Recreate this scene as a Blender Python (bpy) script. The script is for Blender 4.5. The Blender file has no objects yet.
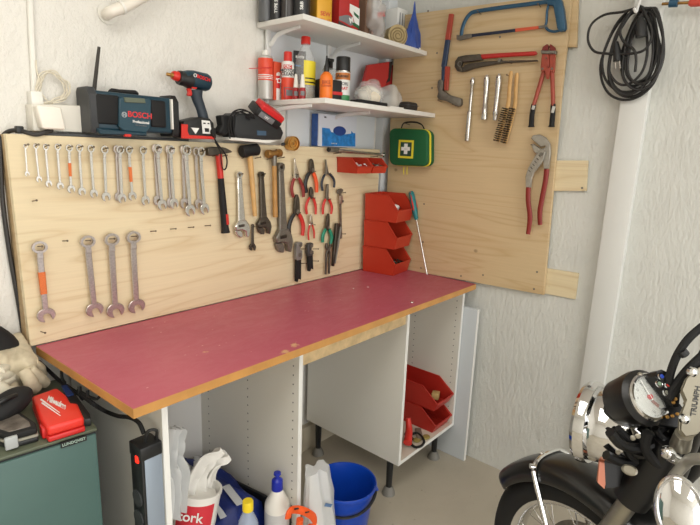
import bpy, bmesh, math, random
from mathutils import Vector, Matrix, Euler, noise
from math import pi, sin, cos, tan, atan2, radians, sqrt
rnd = random.Random(7)
SC = bpy.context.scene
COL = SC.collection
# ------------------------------------------------------------------ camera
CAM = Vector((-2.1841, -1.6162, 1.4985)); YAW, PITCH, ROLL, F = 0.8682, 0.2162, 0.0368, 514.54
_f = Vector((sin(YAW)*cos(PITCH), cos(YAW)*cos(PITCH), -sin(PITCH)))
_r = _f.cross(Vector((0, 0, 1))).normalized(); _u = _r.cross(_f)
RT = _r*cos(ROLL) + _u*sin(ROLL); UP = -_r*sin(ROLL) + _u*cos(ROLL); FW = _f
cam_d = bpy.data.cameras.new('camera'); cam = bpy.data.objects.new('camera', cam_d); COL.objects.link(cam)
cam_d.sensor_width = 36; cam_d.lens = F/700*36; cam_d.clip_start = .01
cam.matrix_world = Matrix(((RT.x, UP.x, -FW.x, CAM.x), (RT.y, UP.y, -FW.y, CAM.y), (RT.z, UP.z, -FW.z, CAM.z), (0, 0, 0, 1)))
SC.camera = cam
def ray(u, v): return RT*((u-350)/F) - UP*((v-262.5)/F) + FW
def U(u, v, ax, val):
    d = ray(u, v); a = 'xyz'.index(ax); return CAM + d*((val-CAM[a])/d[a])
def D(u, v, dep): return CAM + ray(u, v)*dep
def depth(p): return (Vector(p)-CAM).dot(FW)
def m_px(n, p): return n*depth(p)/F        # size in metres of n pixels at p
# ------------------------------------------------------------------ materials
def lin(c):
    return tuple((x/12.92 if x <= .04045 else ((x+.055)/1.055)**2.4) for x in c)
def rgb(r, g, b): return lin((r/255, g/255, b/255))
MATS = {}
def mat(name, c, rough=.5, metal=0, var=0, vscale=20, bump=0, bscale=60, trans=0, emit=0, coat=0, alpha=1, sheen=0):
    if name in MATS: return MATS[name]
    m = bpy.data.materials.new(name); m.use_nodes = True; nt = m.node_tree; N = nt.nodes; L = nt.links
    b = N['Principled BSDF']; col = rgb(*c)
    b.inputs['Base Color'].default_value = (*col, 1); b.inputs['Roughness'].default_value = rough
    b.inputs['Metallic'].default_value = metal
    if trans: b.inputs['Transmission Weight'].default_value = trans
    if coat: b.inputs['Coat Weight'].default_value = coat
    if alpha < 1: b.inputs['Alpha'].default_value = alpha
    if emit: b.inputs['Emission Color'].default_value = (*col, 1); b.inputs['Emission Strength'].default_value = emit
    tc = N.new('ShaderNodeTexCoord')
    if var:
        n = N.new('ShaderNodeTexNoise'); n.inputs['Scale'].default_value = vscale; n.inputs['Detail'].default_value = 5
        L.new(tc.outputs['Object'], n.inputs['Vector'])
        r = N.new('ShaderNodeValToRGB'); r.color_ramp.elements[0].position = .3; r.color_ramp.elements[1].position = .7
        r.color_ramp.elements[0].color = (*[x*(1-var) for x in col], 1); r.color_ramp.elements[1].color = (*[min(1, x*(1+var)) for x in col], 1)
        L.new(n.outputs['Fac'], r.inputs['Fac']); L.new(r.outputs['Color'], b.inputs['Base Color'])
    if bump:
        n = N.new('ShaderNodeTexNoise'); n.inputs['Scale'].default_value = bscale; n.inputs['Detail'].default_value = 4
        L.new(tc.outputs['Object'], n.inputs['Vector'])
        bp = N.new('ShaderNodeBump'); bp.inputs['Strength'].default_value = bump; bp.inputs['Distance'].default_value = .003
        L.new(n.outputs['Fac'], bp.inputs['Height']); L.new(bp.outputs['Normal'], b.inputs['Normal'])
    MATS[name] = m; return m
def nodes_of(name, rough=.6):
    m = bpy.data.materials.new(name); m.use_nodes = True; MATS[name] = m
    b = m.node_tree.nodes['Principled BSDF']; b.inputs['Roughness'].default_value = rough
    return m, m.node_tree.nodes, m.node_tree.links, b
def mathn(N, L, op, a, b=None):
    n = N.new('ShaderNodeMath'); n.operation = op
    for i, x in enumerate((a, b)):
        if x is None: continue
        if hasattr(x, 'links'): L.new(x, n.inputs[i])
        else: n.inputs[i].default_value = x
    return n.outputs[0]
def ramp(N, L, fac, stops):
    r = N.new('ShaderNodeValToRGB'); e = r.color_ramp.elements
    while len(e) < len(stops): e.new(.5)
    for k, (p, c) in enumerate(stops): e[k].position = p; e[k].color = (*c, 1)
    L.new(fac, r.inputs['Fac']); return r.outputs['Color']
def mix(N, L, fac, a, b, mode='MIX'):
    n = N.new('ShaderNodeMix'); n.data_type = 'RGBA'; n.blend_type = mode
    for s, x in ((0, fac), (6, a), (7, b)):
        if hasattr(x, 'links'): L.new(x, n.inputs[s])
        elif s == 0: n.inputs[0].default_value = x
        else: n.inputs[s].default_value = (*x, 1)
    return n.outputs[2]
def mapping(N, L, scale, loc=(0, 0, 0), rot=(0, 0, 0)):
    tc = N.new('ShaderNodeTexCoord'); mp = N.new('ShaderNodeMapping')
    mp.inputs['Scale'].default_value = scale; mp.inputs['Location'].default_value = loc; mp.inputs['Rotation'].default_value = rot
    L.new(tc.outputs['Object'], mp.inputs['Vector']); return mp.outputs[0]
def noise_n(N, L, vec, scale, detail=4, dist=0, rough=.5):
    n = N.new('ShaderNodeTexNoise'); n.inputs['Scale'].default_value = scale; n.inputs['Detail'].default_value = detail
    n.inputs['Distortion'].default_value = dist; n.inputs['Roughness'].default_value = rough
    L.new(vec, n.inputs['Vector']); return n.outputs['Fac']
def plywood(name, base, dark, seed, along='x'):
    m, N, L, b = nodes_of(name, .55)
    sc = (.55, .55, 6) if along == 'x' else (1.1, 1.1, 7)
    v = mapping(N, L, sc, (seed, seed*2, seed*3))
    a = noise_n(N, L, v, 1.3, 2, .5)
    # contour bands of a smooth field = rotary-cut veneer figure
    w = mathn(N, L, 'MULTIPLY', a, 9.0); w = mathn(N, L, 'FRACT', w)
    w = mathn(N, L, 'SUBTRACT', w, .5); w = mathn(N, L, 'ABSOLUTE', w)
    c1 = ramp(N, L, w, [(0, dark), (.07, tuple(x*.5+y*.5 for x, y in zip(base, dark))), (.22, base)])
    f = noise_n(N, L, mapping(N, L, (3, 3, 90), (seed, 0, 0)), 2, 3)
    c2 = ramp(N, L, f, [(.3, tuple(x*.93 for x in base)), (.7, tuple(min(1, x*1.04) for x in base))])
    c = mix(N, L, .42, c2, c1)
    vo = N.new('ShaderNodeTexVoronoi'); vo.inputs['Scale'].default_value = 5.5
    L.new(mapping(N, L, (1, 1, 1.3), (seed+.3, .2, seed)), vo.inputs['Vector'])
    k = ramp(N, L, vo.outputs['Distance'], [(.03, (1, 1, 1)), (.075, (0, 0, 0))])
    big = noise_n(N, L, mapping(N, L, (1, 1, 1), (seed, 3, 1)), 3, 1)
    kk = mathn(N, L, 'MULTIPLY', k, ramp(N, L, big, [(.5, (0, 0, 0)), (.56, (.7, .7, .7))]))
    c = mix(N, L, kk, c, tuple(x*.35 for x in dark))
    L.new(c, b.inputs['Base Color'])
    bp = N.new('ShaderNodeBump'); bp.inputs['Strength'].default_value = .15; bp.inputs['Distance'].default_value = .001
    L.new(f, bp.inputs['Height']); L.new(bp.outputs['Normal'], b.inputs['Normal'])
    return m
def plaster(name, base, seed, streak=3.0, strength=.5, patchy=0):
    m, N, L, b = nodes_of(name, .75)
    v = mapping(N, L, (1, 1, 1/streak), (seed, seed, 0), (.0, .12, 0))
    n1 = noise_n(N, L, v, 75, 6, .3, .62)
    n2 = noise_n(N, L, mapping(N, L, (1, 1, 1), (seed, 0, 0)), 7, 4, .3)
    hgt = mathn(N, L, 'ADD', n1, mathn(N, L, 'MULTIPLY', n2, 1.2))
    bp = N.new('ShaderNodeBump'); bp.inputs['Strength'].default_value = strength; bp.inputs['Distance'].default_value = .006
    L.new(hgt, bp.inputs['Height']); L.new(bp.outputs['Normal'], b.inputs['Normal'])
    c = ramp(N, L, n2, [(.3, tuple(x*.94 for x in base)), (.7, base)])
    if patchy:
        p = noise_n(N, L, mapping(N, L, (1, 1, 1), (seed*3, 1, 0)), 3.2, 6, .4, .65)
        c = mix(N, L, ramp(N, L, p, [(.56, (0, 0, 0)), (.66, (patchy,)*3)]), c, tuple(x*.75 for x in base))
    L.new(c, b.inputs['Base Color'])
    return m
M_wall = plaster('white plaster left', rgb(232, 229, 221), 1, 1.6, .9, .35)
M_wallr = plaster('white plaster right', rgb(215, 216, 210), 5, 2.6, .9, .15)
M_ply = plywood('pale plywood', rgb(222, 206, 170), rgb(196, 168, 122), 2.3)
M_ply2 = plywood('golden plywood', rgb(206, 182, 142), rgb(182, 148, 100), 7.1)
M_edge = mat('plywood edge', (176, 150, 112), .7, var=.15, vscale=60)
def _floor():
    m, N, L, b = nodes_of('painted concrete floor', .45)
    n1 = noise_n(N, L, mapping(N, L, (1, 1, 1)), 2.2, 6, .2, .6)
    n2 = noise_n(N, L, mapping(N, L, (1, 1, 1), (3, 1, 0)), 60, 3)
    c = ramp(N, L, n1, [(.3, rgb(176, 168, 152)), (.7, rgb(192, 184, 168))])
    c = mix(N, L, ramp(N, L, n2, [(.68, (0, 0, 0)), (.74, (.4, .4, .4))]), c, rgb(120, 108, 88))
    L.new(c, b.inputs['Base Color']); return m
M_floor = _floor()
def _counter():
    m, N, L, b = nodes_of('worn magenta laminate', .38)
    n1 = noise_n(N, L, mapping(N, L, (1, 1, 1)), 3, 5, .3, .6)
    c = ramp(N, L, n1, [(.3, rgb(176, 80, 100)), (.7, rgb(186, 94, 110))])
    n2 = noise_n(N, L, mapping(N, L, (1, 2.2, 1), (4, 1, 0)), 9, 7, 1.2, .75)
    c = mix(N, L, ramp(N, L, n2, [(.6, (0, 0, 0)), (.78, (.55, .55, .55))]), c, rgb(200, 134, 138))
    vo = N.new('ShaderNodeTexVoronoi'); vo.inputs['Scale'].default_value = 26
    L.new(mapping(N, L, (1, 1.6, 1), (.4, .1, 0)), vo.inputs['Vector'])
    g = noise_n(N, L, mapping(N, L, (1, 1, 1), (9, 9, 0)), 5, 2)
    sp = mathn(N, L, 'MULTIPLY', ramp(N, L, vo.outputs['Distance'], [(.05, (1, 1, 1)), (.1, (0, 0, 0))]), ramp(N, L, g, [(.5, (0, 0, 0)), (.6, (1, 1, 1))]))
    c = mix(N, L, sp, c, rgb(222, 178, 170))
    # two bare chipped spots where the pine core shows
    tc = N.new('ShaderNodeTexCoord')
    for (x, y, r) in CHIPS:
        vd = N.new('ShaderNodeVectorMath'); vd.operation = 'DISTANCE'; L.new(tc.outputs['Object'], vd.inputs[0]); vd.inputs[1].default_value = (x, y, CT)
        nn = noise_n(N, L, mapping(N, L, (1, 1.0, 0)), 55, 4, 0, .7)
        q = mathn(N, L, 'ADD', mathn(N, L, 'DIVIDE', vd.outputs['Value'], r), nn)
        c = mix(N, L, ramp(N, L, q, [(.62, (.9, .9, .9)), (.8, (0, 0, 0))]), c, rgb(214, 172, 124))
    L.new(c, b.inputs['Base Color'])
    L.new(ramp(N, L, n2, [(.4, (.36,)*3), (.7, (.55,)*3)]), b.inputs['Roughness']); return m
CT = .9
_c0 = U(295, 345, 'z', CT); _c1 = U(285, 352, 'z', CT); _c2 = U(205, 352, 'z', CT)
CHIPS = [(_c0.x, _c0.y, .05), (_c1.x, _c1.y, .05), (_c2.x, _c2.y, .03)]
M_counter = _counter()
M_pine = mat('pine edging', (194, 142, 78), .45, var=.12, vscale=14)
M_wood = mat('rough timber', (206, 180, 136), .7, var=.18, vscale=30, bump=.3)
M_mel = mat('white melamine', (222, 220, 211), .4)
M_meledge = mat('white melamine edge', (232, 232, 228), .4)
M_shelf = mat('white shelf board', (226, 224, 218), .4)
M_panel = mat('smooth white panel', (214, 218, 220), .5)
M_steelw = mat('white enamelled steel', (222, 222, 220), .35)
M_chrome = mat('chrome', (222, 222, 222), .07, 1)
M_sat = mat('satin chrome tool steel', (206, 203, 198), .22, .95, var=.1, vscale=40)
M_satw = mat('worn nickel tool steel', (192, 184, 180), .3, .9, var=.15, vscale=50)
M_dsteel = mat('dark tool steel', (92, 86, 78), .45, .85, var=.2, vscale=60)
M_gsteel = mat('grey forged steel', (128, 124, 116), .45, .8, var=.15, vscale=60)
M_rustr = mat('red lacquered steel', (150, 48, 38), .5, .3, var=.2, vscale=60)
M_nail = mat('nail steel', (110, 98, 84), .4, .9)
M_oran = mat('orange tape', (212, 112, 56), .6, var=.1, vscale=80)
M_blackp = mat('black plastic', (26, 27, 28), .45)
M_blackm = mat('matt black', (16, 16, 17), .75)
M_grayp = mat('dark grey plastic', (58, 60, 62), .5)
M_bluep = mat('petrol blue plastic', (22, 54, 68), .42)
M_redp = mat('red plastic', (206, 44, 34), .4)
M_redbin = mat('red bin plastic', (182, 52, 30), .38)
M_redbin2 = mat('dark red bin plastic', (176, 44, 34), .38)
M_redmil = mat('signal red case plastic', (222, 48, 36), .36)
M_white = mat('white plastic', (232, 230, 222), .4)
M_cream = mat('cream plastic', (222, 216, 200), .5)
M_grip_r = mat('red grip', (196, 42, 32), .45)
M_grip_o = mat('orange grip', (228, 84, 30), .45)
M_grip_g = mat('green grip', (14, 130, 100), .45)
M_grip_d = mat('dull red dipped grip', (132, 36, 30), .5, var=.1, vscale=30)
M_grip_n = mat('navy grip', (34, 44, 58), .5)
M_blue = mat('blue enamel', (42, 84, 112), .4, .2)
M_bucket = mat('blue bucket plastic', (16, 68, 178), .32)
M_bbag = mat('blue woven plastic', (20, 40, 110), .45, var=.15, vscale=30, bump=.4, bscale=150)
M_green = mat('green metal lacquer', (72, 100, 95), .42, var=.04, vscale=6)
M_greend = mat('dark green lacquer', (66, 84, 72), .5)
M_aid = mat('dark green fabric', (10, 88, 46), .7, bump=.2, bscale=400)
M_yel = mat('yellow trim', (222, 208, 50), .55)
M_yelp = mat('yellow plastic', (236, 208, 40), .4)
M_brass = mat('brass', (196, 150, 84), .3, .9)
M_brassd = mat('aged brass', (150, 112, 60), .42, .6, var=.2, vscale=60)
M_hand = mat('ash handle wood', (206, 164, 104), .5, var=.12, vscale=25)
M_handd = mat('oiled handle wood', (178, 132, 72), .5, var=.15, vscale=25)
M_glove = mat('worn work leather', (196, 184, 158), .85, var=.2, vscale=25, bump=.5, bscale=60)
M_paper = mat('white paper', (232, 230, 224), .8, bump=.3, bscale=25)
M_label = mat('white label', (228, 228, 224), .5)
M_grey = mat('mid grey label', (120, 122, 124), .5)
M_clear = mat('clear polythene film', (235, 238, 238), .22, alpha=.3)
M_milky = mat('milky polythene', (232, 234, 234), .3, alpha=.72, bump=.4, bscale=30)
M_glass = mat('clear bottle plastic', (236, 240, 240), .08, alpha=.28)
M_bagblue = mat('blue polythene', (52, 82, 160), .35, alpha=.9, var=.15, vscale=25)
M_tyre = mat('tyre rubber', (18, 18, 18), .75)
M_bikebk = mat('gloss black paint', (10, 10, 11), .28, coat=.25)
M_bikemt = mat('satin black', (10, 10, 11), .4)
M_alu = mat('cast aluminium', (158, 153, 140), .36, .85, var=.08, vscale=30)
M_alub = mat('brushed aluminium strip', (150, 162, 176), .42, .35)
M_dial = mat('silver dial face', (206, 208, 202), .4)
M_reflect = mat('orange reflector', (206, 124, 92), .3)
M_khaki = mat('beige cloth', (178, 158, 116), .85, var=.15, vscale=60, bump=.3)
M_ink = mat('black print', (22, 22, 24), .5)
M_inkw = mat('white print', (236, 236, 232), .5)
M_inkr = mat('red print', (206, 40, 42), .5)
M_led = mat('glowing red switch', (255, 40, 24), .4, emit=1.6)
M_blueprint = mat('bright blue print', (34, 120, 190), .5, var=.3, vscale=50)
M_blued = mat('deep blue print', (28, 60, 130), .5)
M_bristle = mat('wire bristles', (66, 54, 36), .6, .3, var=.3, vscale=200)
M_amber = mat('amber oil can', (214, 158, 40), .35, .2)
M_card = mat('brown cardboard', (120, 92, 72), .8)
M_lgrey = mat('light grey gel', (196, 196, 190), .35)
# ------------------------------------------------------------------ mesh helpers
def catmull(pts, n=6, closed=False):
    pts = [Vector(p) for p in pts]
    if len(pts) < 3: return pts
    out = []; m = len(pts)
    rng = range(m if closed else m-1)
    for i in rng:
        if closed: p0, p1, p2, p3 = pts[i-1], pts[i], pts[(i+1) % m], pts[(i+2) % m]
        else: p0, p1, p2, p3 = pts[max(i-1, 0)], pts[i], pts[i+1], pts[min(i+2, m-1)]
        for k in range(n):
            t = k/n
            out.append(.5*((2*p1)+(p2-p0)*t+(2*p0-5*p1+4*p2-p3)*t*t+(3*p1-p0-3*p2+p3)*t**3))
    if not closed: out.append(pts[-1])
    return out
RS = 1.0
class MB:
    def __init__(s): s.bm = bmesh.new()
    def box(s, c, size, rot=None, bev=0, seg=2):
        M = Matrix.Translation(c) @ (rot.to_4x4() if rot else Matrix()) @ Matrix.Diagonal((*size, 1))
        g = bmesh.ops.create_cube(s.bm, size=1, matrix=M)
        if bev:
            es = list({e for v in g['verts'] for e in v.link_edges})
            bmesh.ops.bevel(s.bm, geom=es, offset=bev, segments=seg, affect='EDGES', profile=.5)
        return s
    def bx(s, x0, x1, y0, y1, z0, z1, bev=0, seg=2):
        return s.box(((x0+x1)/2, (y0+y1)/2, (z0+z1)/2), (abs(x1-x0), abs(y1-y0), abs(z1-z0)), None, bev, seg)
    def tube(s, pts, r, n=8, sm=0, closed=False, cap=True, flat=1.0, flatdir=None):
        if sm:
            if isinstance(r, (list, tuple)):
                rr = []
                for i in range(len(r)-1):
                    for k in range(sm): rr.append(r[i]+(r[i+1]-r[i])*k/sm)
                rr.append(r[-1]); r = rr
            pts = catmull(pts, sm, closed)
        pts = [Vector(p) for p in pts]; m = len(pts)
        R = r if isinstance(r, (list, tuple)) else [r]*m
        R = [x*RS for x in R]
        rings = []; prev = None
        for i, p in enumerate(pts):
            if closed: t = pts[(i+1) % m]-pts[i-1]
            else: t = pts[min(i+1, m-1)]-pts[max(i-1, 0)]
            if t.length < 1e-9: t = Vector((0, 0, 1))
            t.normalize()
            if prev is None:
                a = Vector(flatdir) if flatdir else (Vector((0, 0, 1)) if abs(t.z) < .9 else Vector((1, 0, 0)))
                a = (a-t*a.dot(t)).normalized()
            else:
                a = prev-t*prev.dot(t)
                a = a.normalized() if a.length > 1e-6 else t.orthogonal().normalized()
            prev = a; b = t.cross(a)
            rings.append([s.bm.verts.new(p+a*cos(2*pi*k/n)*R[i]*flat+b*sin(2*pi*k/n)*R[i]) for k in range(n)])
        for i in range(m if closed else m-1):
            A, B = rings[i], rings[(i+1) % m]
            for k in range(n): s.bm.faces.new((A[k], A[(k+1) % n], B[(k+1) % n], B[k]))
        if cap and not closed:
            s.bm.faces.new(list(reversed(rings[0]))); s.bm.faces.new(rings[-1])
        return s
    def cyl(s, p0, p1, r0, r1=None, n=20):
        return s.tube([p0, p1], [r0, r0 if r1 is None else r1], n)
    def lathe(s, prof, o=(0, 0, 0), axis=(0, 0, 1), n=24, sx=1.0):
        prof = [(a_*RS, b_*RS) for a_, b_ in prof]
        ax = Vector(axis).normalized(); q = Vector((0, 0, 1)).rotation_difference(ax); o = Vector(o)
        rings = []
        for r, z in prof:
            if r < 1e-6: rings.append([s.bm.verts.new(o+q @ Vector((0, 0, z)))])
            else: rings.append([s.bm.verts.new(o+q @ Vector((r*cos(2*pi*k/n)*sx, r*sin(2*pi*k/n), z))) for k in range(n)])
        for A, B in zip(rings, rings[1:]):
            if len(A) == 1 and len(B) == 1: continue
            for k in range(n):
                k2 = (k+1) % n
                if len(A) == 1: s.bm.faces.new((A[0], B[k2], B[k]))
                elif len(B) == 1: s.bm.faces.new((A[k], A[k2], B[0]))
                else: s.bm.faces.new((A[k], A[k2], B[k2], B[k]))
        if len(rings[0]) > 1: s.bm.faces.new(list(reversed(rings[0])))
        if len(rings[-1]) > 1: s.bm.faces.new(rings[-1])
        return s
    def prism(s, poly, y0, y1, bev=0, seg=1, M=None):
        """poly: (x,z) outline, extruded along y"""
        vs = [s.bm.verts.new((x, y0, z)) for x, z in poly]
        f = s.bm.faces.new(vs)
        g = bmesh.ops.extrude_face_region(s.bm, geom=[f])
        nv = [e for e in g['geom'] if isinstance(e, bmesh.types.BMVert)]
        for v in nv: v.co.y = y1
        allv = vs+nv
        bmesh.ops.recalc_face_normals(s.bm, faces=list({f for v in allv for f in v.link_faces}))
        if M: bmesh.ops.transform(s.bm, matrix=M, verts=allv)
        if bev:
            es = list({e for v in allv for e in v.link_edges if len(e.link_faces) == 2 and (e.link_faces[0].normal.dot(e.link_faces[1].normal) < .5)})
            try: bmesh.ops.bevel(s.bm, geom=es, offset=bev, segments=seg, affect='EDGES', profile=.5)
            except Exception: pass
        return s
    def loft(s, rings, closed=True, cap=True):
        R = [[s.bm.verts.new(p) for p in ring] for ring in rings]; n = len(R[0])
        for A, B in zip(R, R[1:]):
            for k in range(n if closed else n-1): s.bm.faces.new((A[k], A[(k+1) % n], B[(k+1) % n], B[k]))
        if cap and closed:
            s.bm.faces.new(list(reversed(R[0]))); s.bm.faces.new(R[-1])
        return s
    def ring(s, c, r0, r1, y0, y1, n=24, sides=0):
        """flat washer in xz, hole with `sides` flats"""
        c = Vector(c); A = []
        for (r, y) in ((r1, y0), (r1, y1), (r0, y1), (r0, y0)):
            A.append([s.bm.verts.new(c+Vector((r*cos(2*pi*k/n), y, r*sin(2*pi*k/n)))) for k in range(n)])
        for i in range(4):
            P, Q = A[i], A[(i+1) % 4]
            for k in range(n): s.bm.faces.new((P[k], P[(k+1) % n], Q[(k+1) % n], Q[k]))
        return s
    def ell(s, c, r, rot=None, u=20, v=12):
        M = Matrix.Translation(c) @ (rot.to_4x4() if rot else Matrix()) @ Matrix.Diagonal((*r, 1))
        bmesh.ops.create_uvsphere(s.bm, u_segments=u, v_segments=v, radius=1, matrix=M); return s
    def jitter(s, amt, sc=20, seed=0):
        for v in s.bm.verts:
            v.co += noise.noise_vector(v.co*sc+Vector((seed, seed, seed)))*amt
        return s
    def tf(s, M): bmesh.ops.transform(s.bm, matrix=M, verts=s.bm.verts); return s
    def build(s, name, m, parent=None, world=False, ang=35, smooth=True):
        if world and parent is not None:
            bmesh.ops.transform(s.bm, matrix=root_m(parent).inverted(), verts=s.bm.verts)
        bmesh.ops.recalc_face_normals(s.bm, faces=s.bm.faces)
        me = bpy.data.meshes.new(name)
        if smooth:
            ca = cos(radians(ang))
            for e in s.bm.edges:
                e.smooth = not (len(e.link_faces) == 2 and e.link_faces[0].normal.dot(e.link_faces[1].normal) < ca)
            for f in s.bm.faces: f.smooth = True
        s.bm.to_mesh(me); s.bm.free()
        ms = m if isinstance(m, (list, tuple)) else [m]
        for x in ms: me.materials.append(x)
        o = bpy.data.objects.new(name, me); COL.objects.link(o)
        if parent is not None: o.parent = parent
        return o
def root_m(o):
    M = o.matrix_basis.copy()
    while o.parent is not None: o = o.parent; M = o.matrix_basis @ M
    return M
def tag(o, label=None, cat=None, group=None, kind=None):
    if label: o['label'] = label
    if cat: o['category'] = cat
    if group: o['group'] = group
    if kind: o['kind'] = kind
    return o
def thing(name, label, cat, loc=(0, 0, 0), rot=(0, 0, 0), group=None, scale=(1, 1, 1)):
    o = bpy.data.objects.new(name, None); COL.objects.link(o); o.empty_display_size = .02
    o.location = loc; o.rotation_euler = rot; o.scale = scale
    o.matrix_basis = Matrix.LocRotScale(Vector(loc), Euler(rot), Vector(scale))
    return tag(o, label, cat, group)
def dup(root, label, loc=None, rot=None, scale=None, group=None, skip=()):
    def cp(o, par):
        c = o.copy(); COL.objects.link(c)
        if par is not None: c.parent = par
        for ch in [x for x in COL.objects if x.parent == o]:
            cp(ch, c)
        return c
    r = cp(root, None); r['label'] = label
    if group: r['group'] = group
    l, q, s = root.matrix_basis.decompose()
    r.matrix_basis = Matrix.LocRotScale(Vector(loc) if loc is not None else l, Euler(rot) if rot is not None else q, Vector(scale) if scale else s)
    return r
def text(body, size, M, m, parent, name='lettering', ext=.0004, align='CENTER', world=False, sx=1.0, bold=0, label=None):
    cu = bpy.data.curves.new('t', 'FONT'); cu.body = body; cu.size = size; cu.extrude = ext; cu.align_x = align; cu.align_y = 'CENTER'
    if bold: cu.offset = bold
    t = bpy.data.objects.new('t', cu); COL.objects.link(t)
    dg = bpy.context.evaluated_depsgraph_get(); me = bpy.data.meshes.new_from_object(t.evaluated_get(dg))
    bpy.data.objects.remove(t); bpy.data.curves.remove(cu)
    M = M @ Matrix.Diagonal((sx, 1, 1, 1))
    if world: M = root_m(parent).inverted() @ M
    me.transform(M); me.materials.clear(); me.materials.append(m)
    o = bpy.data.objects.new(name, me); COL.objects.link(o); o.parent = parent
    if label: o['label'] = label
    return o
def frame(o, x, n):
    """matrix with X axis x, Z axis n (text faces n), origin o"""
    x = Vector(x).normalized(); n = Vector(n).normalized(); y = n.cross(x).normalized(); x = y.cross(n)
    return Matrix(((x.x, y.x, n.x, o[0]), (x.y, y.y, n.y, o[1]), (x.z, y.z, n.z, o[2]), (0, 0, 0, 1)))
FRONT = Matrix.Rotation(pi/2, 4, 'X')       # text in XZ facing -Y
# hanging things: local X right, -Z down the tool, -Y out of the board
def hang_tf(u0, v0, u1, v1, side='b', off=.012):
    if side == 'b':
        a, b = U(u0, v0, 'y', -off), U(u1, v1, 'y', -off); dx, dz, rz = b.x-a.x, b.z-a.z, 0
    else:
        a, b = U(u0, v0, 'x', -off), U(u1, v1, 'x', -off); dx, dz, rz = -(b.y-a.y), b.z-a.z, -pi/2
    return a, (0, atan2(-dx, -dz), rz), sqrt(dx*dx+dz*dz)
def inplane(root, u, v, side, off):
    """pixel -> local (x,z) of a hung thing"""
    p = U(u, v, 'y' if side == 'b' else 'x', -off)
    q = root_m(root).inverted() @ p
    return (q.x, q.z)
ORD = ['first', 'second', 'third', 'fourth', 'fifth', 'sixth', 'seventh', 'eighth', 'ninth', 'tenth', 'eleventh', 'twelfth', 'thirteenth', 'fourteenth', 'fifteenth', 'sixteenth', 'seventeenth', 'eighteenth', 'nineteenth', 'twentieth', 'twenty-first']
# ------------------------------------------------------------------ setting
WY = .07                     # back wall plane
def wx(z): return .02+.012*z # right wall leans out slightly
b = MB(); b.bx(-4.5, .3, WY, WY+.2, 0, 2.6); tag(b.build('wall_back', M_wall, smooth=False), kind='structure')
b = MB()
N1 = 2
ring0 = [(wx(0), WY), (wx(0), -5.2), (.4, -5.2), (.4, WY)]
b.loft([[(x, y, 0) for x, y in ring0], [(x+(wx(2.6)-wx(0) if x < .1 else 0), y, 2.6) for x, y in ring0]])
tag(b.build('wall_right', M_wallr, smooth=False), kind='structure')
b = MB(); b.bx(-4.5, .4, -5.2, .27, -.1, 0); tag(b.build('floor', M_floor, smooth=False), kind='structure')
b = MB(); b.bx(-4.5, .4, -5.2, .27, 2.6, 2.7); tag(b.build('ceiling', mat('ceiling paint', (225, 222, 214), .8), smooth=False), kind='structure')
b = MB(); b.bx(-4.6, -4.5, -5.2, .27, 0, 2.6); tag(b.build('wall_left', M_wall, smooth=False), kind='structure')
# white post board on the right wall
b = MB()
yl = U(601, 240, 'x', .0).y; yr = U(626, 240, 'x', .0).y
b.bx(-.004, .1, yr, yl, 0, 2.6, .002)
tag(b.build('trim_1', mat('white painted board', (218, 219, 215), .5, bump=.1, bscale=40)), kind='structure')
# smooth white panel behind the shelves, and the narrow strip beside it
b = MB(); b.bx(U(268, 70, 'y', .06).x, U(374, 130, 'y', .06).x, .058, .071, 1.672, 2.6, .001); b.bx(U(287, 130, 'y', .06).x, U(374, 130, 'y', .06).x, .058, .071, 1.49, 1.672, .001)
tag(b.build('trim_2', M_panel), kind='structure')
b = MB(); b.bx(U(379, 130, 'y', .05).x, U(393.5, 130, 'y', .035).x, .025, .071, .9, 2.6, .002)
tag(b.build('trim_3', M_panel), kind='structure')
b = MB(); b.bx(-1.1, -.06, .04, .07, 0, .13, .002); tag(b.build('baseboard_back', mat('pale painted board', (196, 186, 164), .6)), kind='structure')
# ------------------------------------------------------------------ boards
bl = thing('pegboard', 'long pale plywood tool board with rows of nails on the left wall above the bench', 'tool board', (-.86, .0, .9))
tl, bl_, tr = U(5.7, 133.7, 'y', 0), U(30, 344, 'y', 0), U(388, 150.5, 'y', 0)
xe = U(378.5, 186, 'y', 0).x
b = MB(); b.prism([(tl.x, tl.z), (bl_.x, .902), (xe, .902), (xe, tr.z+.003)], .0, .022, .0015)
b.build('plywood_sheet', M_ply, bl, world=True)
b = MB()
b.bx(tl.x+.004, tl.x+.045, .022, .069, .902, tl.z-.001, .002); b.bx(xe-.05, xe-.002, .022, .039, .902, 1.48, .002); b.bx(tl.x+.05, -.11, .022, .057, 1.46, 1.492, .002)
tag(b.build('batten', M_edge, bl, world=True), 'grey-brown batten frame behind the plywood')
a = U(47, 136, 'y', .0); c = U(190, 141, 'y', .0)
b = MB(); b.bx(a.x, c.x, .005, .066, tr.z+.006, tr.z+.014, .002); tag(b.build('ledge_strip', M_grayp, bl, world=True), 'dark grey ledge strip along the top')
RB = thing('plywood_board', 'large golden plywood tool board mounted on the right-hand wall', 'tool board', (.0, -.42, .9))
p = [U(*q, 'x', 0) for q in ((575, -60), (567.5, 40), (560.8, 100), (543.5, 295), (475, 283.5))]
poly = [(.0, 2.35), (-p[0].y, 2.35), (-p[1].y, p[1].z), (-p[2].y, p[2].z), (-p[3].y, p[3].z), (0, .893)]
def sidepoly(poly, y0, y1, bev=0):     # (s=-y, z) outline on the right wall, thickness x from y0..y1
    m = MB(); m.prism(poly, y0, y1, bev); m.tf(Matrix.Rotation(-pi/2, 4, 'Z')); return m
zt0, zt1 = U(424, 12.3, 'x', 0), U(530, -1.5, 'x', 0)
slope = (zt1.z-zt0.z)/(-zt1.y+zt0.y); ztop = lambda s: zt0.z+slope*(s+zt0.y)
p1 = U(567.5, 40, 'x', 0)
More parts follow.
